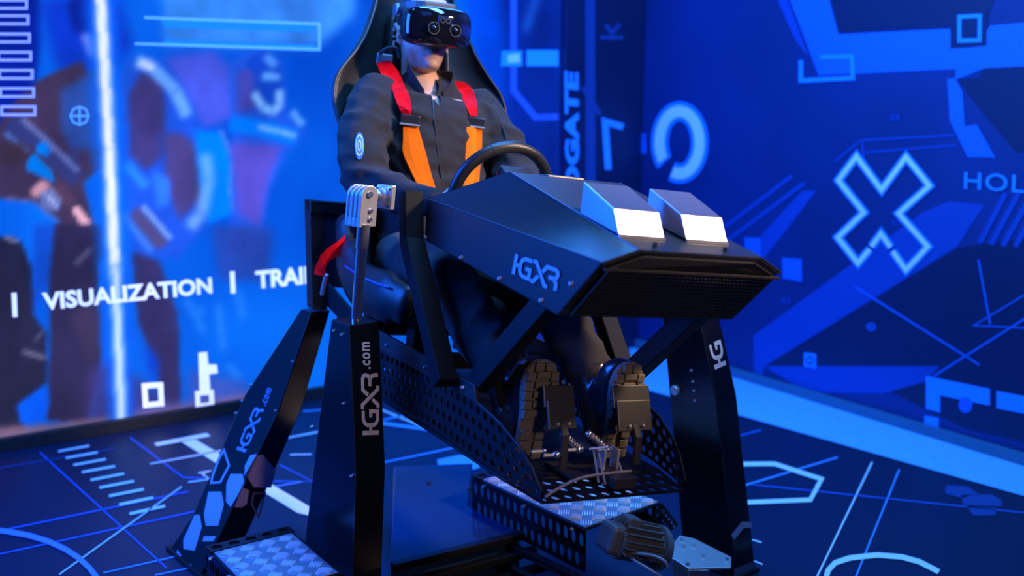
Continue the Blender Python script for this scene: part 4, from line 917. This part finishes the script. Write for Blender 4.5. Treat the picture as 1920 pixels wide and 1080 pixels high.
WLp = wc + (wr_ * math.cos(a3) + wu * math.sin(a3)) * RW + wn * .075 - wu * .02 + wr_ * .012
# jacket
jb = MB()
tor = [(-.02, -.42, .165, .115), (-.025, -.34, .172, .118), (-.045, -.24, .168, .118), (-.075, -.13, .172, .118), (-.10, -.03, .186, .122), (-.118, .05, .196, .118), (-.135, .105, .182, .095), (-.145, .135, .125, .078), (-.148, .158, .082, .072), (-.148, .172, .076, .068)]
jb.loft([ell(f, tu, h, a, b_, tilt=(.12 if h < .13 else -.35)) for f, h, a, b_ in tor])
jt = fuse(jb, .012, 8); JT = BVHTree.FromPolygons([v.co.copy() for v in jt.vertices], [tuple(p.vertices) for p in jt.polygons])
for S_, E_, W_ in ((SR, ER, WRp), (SL, EL, WLp)):
    s_ = cw(*S_); e_2 = cw(*E_); sg = np.sign(S_[1])
    mid = (s_ + e_2) / 2 + R_ * sg * .022
    limb([s_, mid, e_2], [.078, .074, .064], jb)
    limb([e_2, (e_2 + W_) / 2 + U_ * -.008, W_ + (e_2 - W_) * .08], [.064, .054, .042], jb)
jm = fuse(jb, .008, 8)
# cloth folds: broad soft creases plus fine ones at the elbow and waist
def folds(me, amp, seed, focus):
    N = len(me.vertices); co = np.empty(N * 3); me.vertices.foreach_get('co', co); co = co.reshape(-1, 3)
    no = np.array([v[:] for v in (q.vector for q in me.vertex_normals)]).reshape(-1, 3)
    k_ = .55 + sum(np.exp(-(np.linalg.norm(co - np.array(c_), axis=1) / r_) ** 2) for c_, r_ in focus)
    q = np.stack([(co[:, 0] + co[:, 2] * .5) * 9, (co[:, 1] - co[:, 2] * .3) * 9, co[:, 2] * 15], 1) + seed
    d = np.array([(.35 - abs(noise.noise(Vector(p)))) * 1.5 + .35 * noise.noise(Vector(p * 2.3)) for p in q])
    co = co + no * (amp * k_ * d)[:, None]; me.vertices.foreach_set('co', co.ravel()); me.update()
folds(jm, .0145, 3.1, [(cw(*ER), .13), (cw(*EL), .13), (cw(-.1, -.2, .02), .12), (cw(-.1, .22, .02), .12), (cw(0, 0, -.22), .12)])
# open the collar to a point at the zip
bm = bmesh.new(); bm.from_mesh(jm); vc = -.006; ap = cw(0, vc, .082)
for sg in (-1, 1):
    dv = unit(U_ + R_ * sg * .50 - R_ * .10); pn = unit(np.cross(dv, F_)); near_ = [f_ for f_ in bm.faces if (Vector(ap) - f_.calc_center_median()).length < .22]
    gg = set(near_) | {e for f_ in near_ for e in f_.edges} | {v for f_ in near_ for v in f_.verts}
    bmesh.ops.bisect_plane(bm, geom=list(gg), dist=1e-5, plane_co=Vector(ap), plane_no=Vector(pn))
def in_v(c_):
    d_ = np.array(c_) - C.O; h_ = d_ @ C.U - .082
    if h_ <= 0 or d_ @ C.F < -.165: return False
    u_ = d_ @ C.R - vc; return (-.60 * h_ < u_ < .40 * h_)
bmesh.ops.delete(bm, geom=[f_ for f_ in bm.faces if in_v(f_.calc_center_median())], context='FACES')
bm.to_mesh(jm); bm.free()
JB = BVHTree.FromPolygons([v.co.copy() for v in jm.vertices], [tuple(p.vertices) for p in jm.polygons])
jacket = link('jacket', relocal(jm.copy(), per), cloth, per, smooth=True)
jacket['label'] = 'charcoal zip jacket with a stand collar'
# trousers
tb = MB()
tb.loft([ell(f, tu, h, a, b_) for f, h, a, b_ in ((-.03, -.34, .16, .11), (-.02, -.39, .172, .118), (-.0, -.44, .172, .125))])
ank = {}
for s in (-1, 1):
    hip = cw(.0, s * .095 + tu, -.395); kn = cw(.470, s * .155, -.400); an = cw(.80, s * .125, -.615)
    limb([hip, (hip + kn) / 2 + U_ * .004, kn], [.098, .088, .072], tb)
    limb([kn, (kn * .55 + an * .45) - F_ * .012, kn * .12 + an * .88], [.072, .068, .058], tb)
    ank[s] = an
tm = fuse(tb, .009, 8); folds(tm, .010, 8.4, [(cw(.475, -.155, -.33), .16), (cw(.475, .155, -.33), .16), (cw(.72, -.125, -.55), .14), (cw(.72, .125, -.55), .14)])
tro = link('trousers', relocal(tm, per), cloth2, per, smooth=True)
tro['label'] = 'dark work trousers'
# boots: sole faces forward against the pedal
def boot(s):
    heel = C.loc(C.pu(984, 850, -.125)) if s < 0 else None
    sp = C.pu if True else None
    u = -.128 if s < 0 else .118
    hc, tc_ = (.905, u, -.735), (.935, u, -.515)
    if s > 0: hc, tc_ = (.915, u, -.735), (.945, u, -.520)
    H0, T0 = cw(*hc), cw(*tc_)
    ld = unit(T0 - H0); fw = unit(F_ - ld * (F_ @ ld)); Lb = .285; ld = ld * .88; H0 = T0 - ld * Lb
    b_ = thing_part = None
    # outline of the sole along its length: (position, half width, centre shift)
    ol = [(0, .020), (.012, .030), (.04, .036), (.09, .034), (.14, .036), (.19, .045), (.225, .047), (.255, .042), (.275, .030), (.285, .014)]
    mbu = MB(); rings = []
    def bring(x, hw, d0, d1, n=16):
        rr_ = []
        for i in range(n):
            c_, s_ = math.cos(2 * math.pi * i / n), math.sin(2 * math.pi * i / n)
            rr_.append(H0 + ld * x + R_ * hw * math.copysign(abs(c_) ** .75, c_) - fw * ((d0 + d1) / 2 - (d1 - d0) / 2 * math.copysign(abs(s_) ** .75, s_)))
        return rr_
    dep = [.06, .085, .10, .105, .105, .092, .078, .066, .05, .03]
    mbu.loft([bring(x, hw * .97, .022, .022 + d) for (x, hw), d in zip(ol, dep)])
    an = ank[s]; top = an * .55 + cw(.70, s * .135, -.53) * .45
    bs = H0 + ld * .062 - fw * .07
    mbu.tube(spline([bs, (bs + top) / 2, top], 4), [.046, .05, .052, .052, .052, .052, .054, .056, .057], 14); mbu.ball(bs, .05)
    um = fuse(mbu, .006, 6)
    up_ = link('boot', relocal(um, per), bootm, per, smooth=True)
    # sole slab
    n = len(ol); pts = [(x, hw) for x, hw in ol] + [(x, -hw) for x, hw in reversed(ol)]
    MB().prism([H0 + ld * x + R_ * w_ - fw * .024 for x, w_ in pts], fw * .014).build('boot_sole', solem, up_, .002)
    # tread lugs: a row round the edge and blocks inside
    def lug(x, w_, dx, dw):
        MB().box(H0 + ld * x + R_ * w_ - fw * .007, ld, R_, fw, dx, dw, .014).build('tread_lug', solem, up_, .002)
    for x in (.018, .046, .076):
        for w_ in (-.020, .020): lug(x, w_, .022, .026)
    for x, hw in ((.135, .036), (.162, .040), (.189, .044), (.216, .047), (.243, .043)):
        for sg in (-1, 1): lug(x, sg * (hw - .011), .021, .021)
        lug(x + .004, 0, .016, .030 if hw < .043 else .036)
    for w_ in (-.014, .014): lug(.270, w_, .020, .023)
    # laces and tongue seams on the instep
    for i in range(5):
        c_ = H0 + ld * (.15 - i * .012) - fw * (.115 + i * .012)
        MB().tube([c_ - R_ * .024 - ld * .004, c_ + fw * -.006, c_ + R_ * .024 + ld * .004], .0025, 6).build('boot_lace', matte, up_)
    return H0, ld, fw
for s in (-1, 1): boot(s)
# body: head, neck, torso core, arms, hands and legs in one skin
HF = Frame(cw(-.185, .000, .312), 27, 5)
hw_ = HF.w
def head_pts():
    # half-profiles of the head by height: (h, half width, front, back)
    return [(-.119, .028, .066, -.005), (-.114, .040, .084, -.02), (-.102, .050, .092, -.04), (-.084, .059, .094, -.062), (-.062, .066, .092, -.078), (-.04, .070, .090, -.088), (-.01, .073, .088, -.096), (.02, .076, .090, -.100), (.05, .077, .090, -.100), (.08, .073, .083, -.094), (.105, .062, .066, -.080), (.122, .042, .042, -.055), (.13, .02, .015, -.03)]
bb = MB(); rings = []
for h, hw, fr_, bk in head_pts():
    r = []
    for i in range(28):
        a = 2 * math.pi * i / 28; c_, s_ = math.cos(a), math.sin(a)
        y = (fr_ if s_ > 0 else -bk) * math.copysign(abs(s_) ** .85, s_)
        x = hw * math.copysign(abs(c_) ** .85, c_)
        if s_ > 0 and h < -.05: x *= (1 - .18 * s_)
        r.append(hw_(y + .0, x, h))
    rings.append(r)
bb.loft(rings)
def nose():
    bb.loft([[hw_(.086, -.008, .03), hw_(.098, 0, .03), hw_(.086, .008, .03)], [hw_(.086, -.012, -.01), hw_(.110, 0, -.01), hw_(.086, .012, -.01)], [hw_(.086, -.018, -.026), hw_(.117, 0, -.024), hw_(.086, .018, -.026)], [hw_(.086, -.012, -.036), hw_(.104, 0, -.036), hw_(.086, .012, -.036)]])
nose()
ax3 = (HF.R, HF.F, HF.U)
bb.ball(hw_(.088, 0, -.061), (.024, .012, .0055), 14, 8, ax3); bb.ball(hw_(.087, 0, -.072), (.021, .012, .006), 14, 8, ax3)
bb.ball(hw_(.080, 0, -.100), (.026, .019, .015), 14, 8, ax3)
for s in (-1, 1):
    bb.ball(hw_(.082, s * .032, .02), (.013, .01, .010), 10, 8, ax3)                      # eyes, behind the visor
    for i in range(9):
        a = math.radians(-70 + i * 32); bb.ball(hw_(-.012 - .017 * math.cos(a) * 1.05, s * (.079 + .013), -.014 + .035 * math.sin(a)), (.006, .007, .007), 8, 6, ax3)
    bb.ball(hw_(-.008, s * .078, -.014), (.010, .017, .030), 10, 8, ax3)
bb.tube([hw_(-.025, 0, -.075), hw_(-.03, 0, -.13), cw(-.150, tu, .09)], [.062, .060, .070], 18)
bb.loft([ell(f + .0, tu, h, a * .8, b_ * (.75 if h < .04 else .83), tilt=(.12 if h < .13 else -.35)) for f, h, a, b_ in tor[:-2]])
for s, S_, E_, W_, ang in ((-1, SR, ER, WRp, a9), (1, SL, EL, WLp, a3)):
    s_ = cw(*S_); e_2 = cw(*E_)
    limb([s_, (s_ + e_2) / 2 + R_ * s * .018, e_2], [.050, .045, .04], bb, 12); limb([e_2, (e_2 + W_) / 2, W_], [.04, .036, .027], bb, 12)
    # hand: palm behind the rim, fingers over it, thumb along the inside
    rc = wc + (wr_ * math.cos(ang) + wu * math.sin(ang)) * RW; od = wr_ * math.cos(ang) + wu * math.sin(ang); td = np.cross(wn, od); td = td if td @ wu > 0 else -td
    bb.tube([W_, rc + wn * .042 + od * .022, rc + wn * .028 + od * .030], [(.026, .018), (.036, .016), (.038, .014)], 12, side=td)
    for k_, (o_, ln) in enumerate(((.030, 1.0), (.010, 1.07), (-.010, 1.0), (-.029, .85))):
        b0 = rc + td * o_
        bb.tube(spline([b0 + wn * .03 + od * .027, b0 + wn * .010 + od * .036 * ln, b0 - wn * .012 + od * .033, b0 - wn * .028 + od * .014, b0 - wn * .030 - od * .008 * ln], 3), [.0095] * 4 + [.009] * 5 + [.0085] * 3 + [.007], 10)
    bb.tube(spline([rc + wn * .04 + td * .025 + od * .012, rc + wn * .032 + td * .040 - od * .006, rc + wn * .024 + td * .052 - od * .016, rc + wn * .012 + td * .062 - od * .022], 3), [.0115] * 3 + [.0105] * 4 + [.009] * 2 + [.0075], 10)
for s in (-1, 1):
    hip = cw(.0, s * .095 + tu, -.39); kn = cw(.470, s * .155, -.402); an = ank[s]
    limb([hip, kn], [.07, .05], bb, 12); limb([kn, an], [.05, .036], bb, 12)
    bb.tube([an, an + (cw(.91, s * .122, -.60) - an) * .7], [.034, .028], 10)
bm_ = fuse(bb, .0048, 4)
tone = bm_.attributes.new('tone', 'FLOAT', 'POINT')
co = np.empty(len(bm_.vertices) * 3); bm_.vertices.foreach_get('co', co); co = co.reshape(-1, 3) - HF.O
f_, u_, h_ = co @ HF.F, co @ HF.R, co @ HF.U
jaw = np.clip((-.046 - h_) / .018, 0, 1) * np.clip(f_ / .04, 0, 1) * np.clip((h_ + .14) / .03, 0, 1)
lip = np.exp(-(u_ / .024) ** 4) * np.exp(-((h_ + .066) / .010) ** 2)
b_ = np.where(f_ > 0, .6 * jaw * (1 - lip) + .12 * lip * (h_ < -.05), 0)
b_ = np.where((f_ > .075) & (h_ > -.056) & (h_ < -.040) & (abs(u_) < .032), np.maximum(b_, .5), b_)
tone.data.foreach_set('value', b_.astype(np.float32))
link('body', relocal(bm_, per), skin, per, smooth=True)
# hair
hb = MB(); rings = []
for h, hw, fr_, bk in [q for q in head_pts() if q[0] >= -.012]:
    fcut = min(fr_, .03 + max(0, (h - .045)) * .9)
    rings.append([hw_((fcut if math.sin(2 * math.pi * i / 24) > 0 else -bk) * 1.04 * math.sin(2 * math.pi * i / 24) - .004, hw * 1.05 * math.cos(2 * math.pi * i / 24), h + .006) for i in range(24)])
MB.loft(hb, rings); hb.build('hair', hairm, per, smooth=True)
# jacket details found by looking at the cloth surface
def cast(px, py, lift=0.0, T=None):
    T = T or JB
    r = Vector(ray(px, py)).normalized(); hit = T.ray_cast(Vector(CAMP), r)
    if hit[0] is None: return None, None
    n_ = hit[1] if hit[1].dot(r) < 0 else -hit[1]
    return V3(hit[0] - r * lift), V3(n_)
def ribbon(name, edges, m, parent, lift=.006, thick=.003, sub=4, JT=JT):
    """edges: list of (left px, right px) rows down the strap, laid on the cloth"""
    rows = []; L = spline([np.array([a[0], a[1], 0.]) for a, b_ in edges], sub); R2 = spline([np.array([b_[0], b_[1], 0.]) for a, b_ in edges], sub)
    ds = []
    for a, b_ in zip(L, R2):
        mpx = (a + b_) / 2; c_, n_ = cast(mpx[0], mpx[1], T=JT)
        ds.append(None if c_ is None else np.linalg.norm(c_ - CAMP))
    good = [d for d in ds if d is not None]
    last = good[0]; ds2 = []
    for d in ds: last = d if d is not None else last; ds2.append(last)
    ds3 = [np.mean(ds2[max(0, i - 2):i + 3]) for i in range(len(ds2))]; ds3 = [min(a, b_) for a, b_ in zip(ds3, ds2)]
    top, bot = [], []
    for a, b_, d in zip(L, R2, ds3):
        row = []
        for t in (0, .33, .67, 1):
            q = a * (1 - t) + b_ * t; rr_ = unit(ray(q[0], q[1])); dd = d
            c_, n_ = cast(q[0], q[1], T=JT)
            if c_ is not None: dd = min(d + .012, max(d - .012, np.linalg.norm(c_ - CAMP)))
            row.append(CAMP + rr_ * (min(dd, d + .004) - lift))
        top.append(row)
    rings = []
    for row in top:
        vb = unit(row[1] - CAMP) * thick
        rings.append(row + [p + vb for p in row[::-1]])
    return MB().loft(rings).build(name, m, parent, smooth=False)
RED_L = [((706, 118), (730, 112)), ((716, 140), (748, 136)), ((734, 165), (759, 162)), ((743, 190), (769, 184)), ((752, 210), (771, 212)), ((757, 218), (773, 218))]
RED_R = [((852, 152), (868, 153)), ((858, 165), (882, 163)), ((866, 183), (891, 180)), ((875, 202), (895, 200)), ((882, 217), (895, 218))]
OR_L = [((756, 236), (784, 236)), ((756, 262), (790, 258)), ((756, 285), (798, 285)), ((767, 312), (805, 312)), ((780, 340), (813, 340)), ((787, 356), (818, 356)), ((796, 385), (828, 385))]
OR_R = [((875, 238), (904, 238)), ((875, 262), (904, 262)), ((873, 290), (903, 290)), ((871, 320), (900, 320)), ((869, 345), (898, 345)), ((866, 375), (896, 375))]
for e in (RED_L, RED_R): ribbon('shoulder_strap', e, redweb, seat, .012, JT=JB)['label'] = 'red shoulder webbing'
for e in (OR_L, OR_R): ribbon('chest_strap', e, orangeweb, seat, .014)['label'] = 'orange chest webbing'
for e in ([((755, 262), (760, 258)), ((754, 285), (764, 285)), ((765, 312), (777, 318)), ((779, 342), (786, 345))],):
    ribbon('strap_fold', e, orangeweb, seat, .010)
for (x, y, x1, y1) in ((751, 215, 787, 236), (874, 220, 909, 240)):
    c_, n_ = cast((x + x1) / 2, (y + y1) / 2, T=JT)
    if c_ is None: c_ = cw(0, 0, 0)
    v = unit(CAMP - c_); c_ = c_ + v * .016; rx = unit(R_ - v * (R_ @ v)); ry = np.cross(rx, v); ry = ry if ry[2] > 0 else -ry
    sc = np.linalg.norm(c_ - CAMP) / FPX
    bo_ = MB().box(c_, rx, ry, v, (x1 - x) * sc, (y1 - y) * sc * .95, .012).build('strap_adjuster', buckle, seat, .003)
    MB().box(c_ + v * .007 - ry * (y1 - y) * sc * .38, rx, ry, v, (x1 - x) * sc * 1.02, .005, .006).build('adjuster_bar', zinc, bo_, .001)
# harness plate at the seat opening
g0 = at(721, 112, 3.36); v = unit(CAMP - g0); rx = unit(R_ - v * (R_ @ v)); ry = np.cross(rx, v); ry = ry if ry[2] > 0 else -ry
MB().box(g0, rx, ry, v, .05, .036, .006).build('harness_plate', zinc, seat, .003)
MB().tube(spline([at(712, 100, 3.35), at(728, 90, 3.34), at(745, 92, 3.34), at(750, 110, 3.34)], 4), .006, 8).build('harness_guide', matte, seat, smooth=True)
# lap belt tail hanging out of the seat side
tl = [((648, 440), (642, 470)), ((634, 452), (636, 480)), ((614, 465), (622, 486)), ((600, 480), (612, 496)), ((590, 505), (610, 514)), ((589, 514), (608, 519))]
rings = []
for i, (a, b_) in enumerate(tl):
    Y_ = 3.12 - .01 * i; p, q = at(*a, Y_), at(*b_, Y_); d_ = unit(p - CAMP) * .003
    rings.append([p, q, q + d_, p + d_])
MB().loft(rings).build('lap_belt_tail', redweb, seat)
MB().tube([at(612, 515, 3.1), at(606, 540, 3.12), at(604, 552, 3.13)], .007, 8).build('lap_belt_tip', zinc, seat)
lb_ = [((705, 392), (735, 396)), ((722, 382), (740, 392)), ((745, 348), (756, 354)), ((770, 350), (782, 357)), ((792, 352), (800, 358))]
rings = []
for i, (a, b_) in enumerate(lb_):
    Y_ = 3.02; p, q = at(*a, Y_), at(*b_, Y_); d_ = unit(p - CAMP) * .003; rings.append([p, q, q + d_, p + d_])
MB().loft(rings).build('lap_belt', redweb, seat)
# zip
zp = [cast(*p) for p in ((811, 186), (812, 205), (814, 225), (817, 250), (820, 280), (824, 310), (828, 335))]
MB().tube([c_ + n_ * .0015 for c_, n_ in zp if c_ is not None], .0022, 6).build('zip', mat('dark_zip', (.05, .05, .055), .4, .5), jacket)
c_, n_ = zp[0]
if c_ is not None: MB().box(c_ + n_ * .003, R_, U_, n_, .005, .014, .003).build('zip_slider', zinc, jacket)
# collar flaps
for sg in (-1, 1):
    rings = []
    for i in range(17):
        t = i / 16; a = math.radians(270 + sg * (8 + t * 150))        # from the nape round to the throat
        x, y = math.cos(a), math.sin(a); drop = max(0, (t - .55) / .45)
        h0 = .150 - .085 * drop ** 1.4; h1 = .205 - .075 * drop ** 1.3
        r0 = .080 + .004 * drop; r1 = .077 + .010 * drop
        sh = -.022 * drop; o0 = cw(-.146 + y * r0 * .92 + .012 * drop, tu + sh + x * r0, h0); o1 = cw(-.143 + y * r1 * .95 + .004 * drop, tu + sh + x * r1 * 1.02, h1)
        inn = np.array(cw(-.146, tu, 0)) - cw(-.146 + y, tu + x, 0)
        rings.append([o0, o1, o1 + inn * .006, o0 + inn * .006])
    MB().loft(rings).build('collar', cloth, jacket, .002)
# round sleeve patch
pc = [cast(674 + 9 * math.cos(t * .5236), 275 + 26 * math.sin(t * .5236)) for t in range(12)]
cc, cn = cast(674, 275)
if cc is not None and all(p[0] is not None for p in pc):
    pm = mat('sleeve_patch_blue', (.05, .2, .6), .6); pw = mat('sleeve_patch_white', (.5, .6, .75), .6)
    op = MB().add([cc + cn * .005] + [p[0] + cn * .004 for p in pc], [(0, i + 1, (i + 1) % 12 + 1) for i in range(12)]).build('sleeve_patch', pm, jacket)
    for k0, k1, m_ in ((.66, .8, pw), (.28, .42, pw)):
        MB().add([cc * (1 - k0) + p[0] * k0 + cn * .006 for p in pc] + [cc * (1 - k1) + p[0] * k1 + cn * .006 for p in pc], [(i, (i + 1) % 12, 12 + (i + 1) % 12, 12 + i) for i in range(12)]).build('patch_ring', m_, op)
# chest seams
for ln in ([(905, 170), (925, 195), (938, 225), (950, 262)], [(742, 152), (722, 200), (712, 240)]):
    zz = [cast(*p) for p in ln]; zz = [c_ + n_ * .001 for c_, n_ in zz if c_ is not None]
    if len(zz) > 1: MB().tube(spline(zz, 3), .0022, 6).build('jacket_seam', matte, jacket)

# ---- headset
HS = Frame(hw_(.0, 0, .012), 27, 5)
hs = HS.w
hd = thing('virtual_reality_headset', 'glossy black virtual reality headset with round camera lenses worn over the eyes', 'headset', M=HS.mat(hs(.1, 0, 0)))
def sring(f, hw, hh, h0=0, n=32, p=.5, curve=.0):
    r = []
    for i in range(n):
        c_, s_ = math.cos(2 * math.pi * i / n), math.sin(2 * math.pi * i / n)
        x = hw * math.copysign(abs(c_) ** p, c_); y = hh * math.copysign(abs(s_) ** p, s_)
        r.append(hs(f - curve * (x / .1) ** 2, x, h0 + y))
    return r
MB().loft([sring(.055, .084, .050, 0, curve=.02), sring(.085, .106, .058, 0, curve=.02), sring(.125, .111, .060, 0, curve=.022), sring(.142, .109, .058, 0, curve=.024)]).build('headset_body', matte, hd, smooth=True)
vis = MB().loft([sring(.140, .1105, .0595, 0, curve=.024), sring(.152, .1085, .0575, 0, curve=.026), sring(.161, .099, .051, 0, curve=.028), sring(.165, .06, .03, 0, curve=.03), sring(.166, .02, .01, 0, curve=.03)]).build('front_visor', visor, hd, smooth=True)
for x, h, r in ((-.036, -.008, .017), (.036, -.008, .017), (-.010, .018, .006), (.008, .018, .006)):
    f0 = .1665 - .03 * (x / .1) ** 2
    MB().cyl(hs(f0 - .01, x, h), hs(f0 + .004, x, h), r, 24).build('camera_lens', lensm, vis, .001)
    MB().loft([[hs(f0 + .003 + (.002 if q else 0), x + (r + .0004 + .0014 * o_) * math.cos(2 * math.pi * i / 24), h + (r + .0004 + .0014 * o_) * math.sin(2 * math.pi * i / 24)) for i in range(24)] for q, o_ in ((0, 1), (1, 1), (1, 0), (0, 0))], caps=False).build('lens_ring', mat('lens_ring_grey', (.12, .12, .14), .3, .6), vis)
MB().ball(hs(.170 - .0, -.036, -.008), (.008, .003, .008), 12, 8, (HS.R, HS.F, HS.U)).build('lens_glint', lensm, vis, smooth=True)
MB().ball(hs(.170 - .0, .036, -.008), (.008, .003, .008), 12, 8, (HS.R, HS.F, HS.U)).build('lens_glint', lensm, vis, smooth=True)
MB().box(hs(.165, 0, .018), HS.R, HS.F, HS.U, .046, .004, .026).build('sensor_module', mat('blue_black_sensor', (.01, .02, .06), .12), vis, .003)
# headband round the skull and a brow pad
band = []
for i in range(33):
    a = math.radians(-200 + 220 * i / 32 + 180) if False else 2 * math.pi * i / 32
    x, y = .088 * math.cos(a), .108 * math.sin(a) - .003
    band.append([hs(y, x, .052), hs(y * 1.03, x * 1.03, .052), hs(y * 1.02, x * 1.02, .078), hs(y * .99, x * .99, .078)])
MB().loft(band, caps=False).build('headband', mat('grey_headband', (.11, .10, .10), .45, .2), hd)
MB().box(hs(.108, 0, .066), HS.R, HS.F, HS.U, .11, .022, .022).build('brow_pad', mat('grey_headband', (1, 1, 1)), hd, .006)
for s in (-1, 1):
    smooth_angle(MB().cyl(hs(.0, s * .088, .05), hs(.0, s * .104, .05), .021, 20).build('band_knob', mat('bright_knob', (.35, .36, .38), .25, .6), hd, .003))
    MB().tube([hs(.075, s * .090, .035), hs(.04, s * .092, .046), hs(.0, s * .093, .056)], [(.008, .012)] * 3, 8, side=HS.R).build('side_arm', matte, hd)

# ------------------------------------------------------------------ softened edges, added once everything stands
for o, wd in BEV:
    b = o.modifiers.new('bevel', 'BEVEL'); b.width = wd; b.segments = 2; b.limit_method = 'ANGLE'; b.angle_limit = math.radians(30)
sub = bo.modifiers.new('smooth', 'SUBSURF'); sub.levels = 1; sub.render_levels = 1
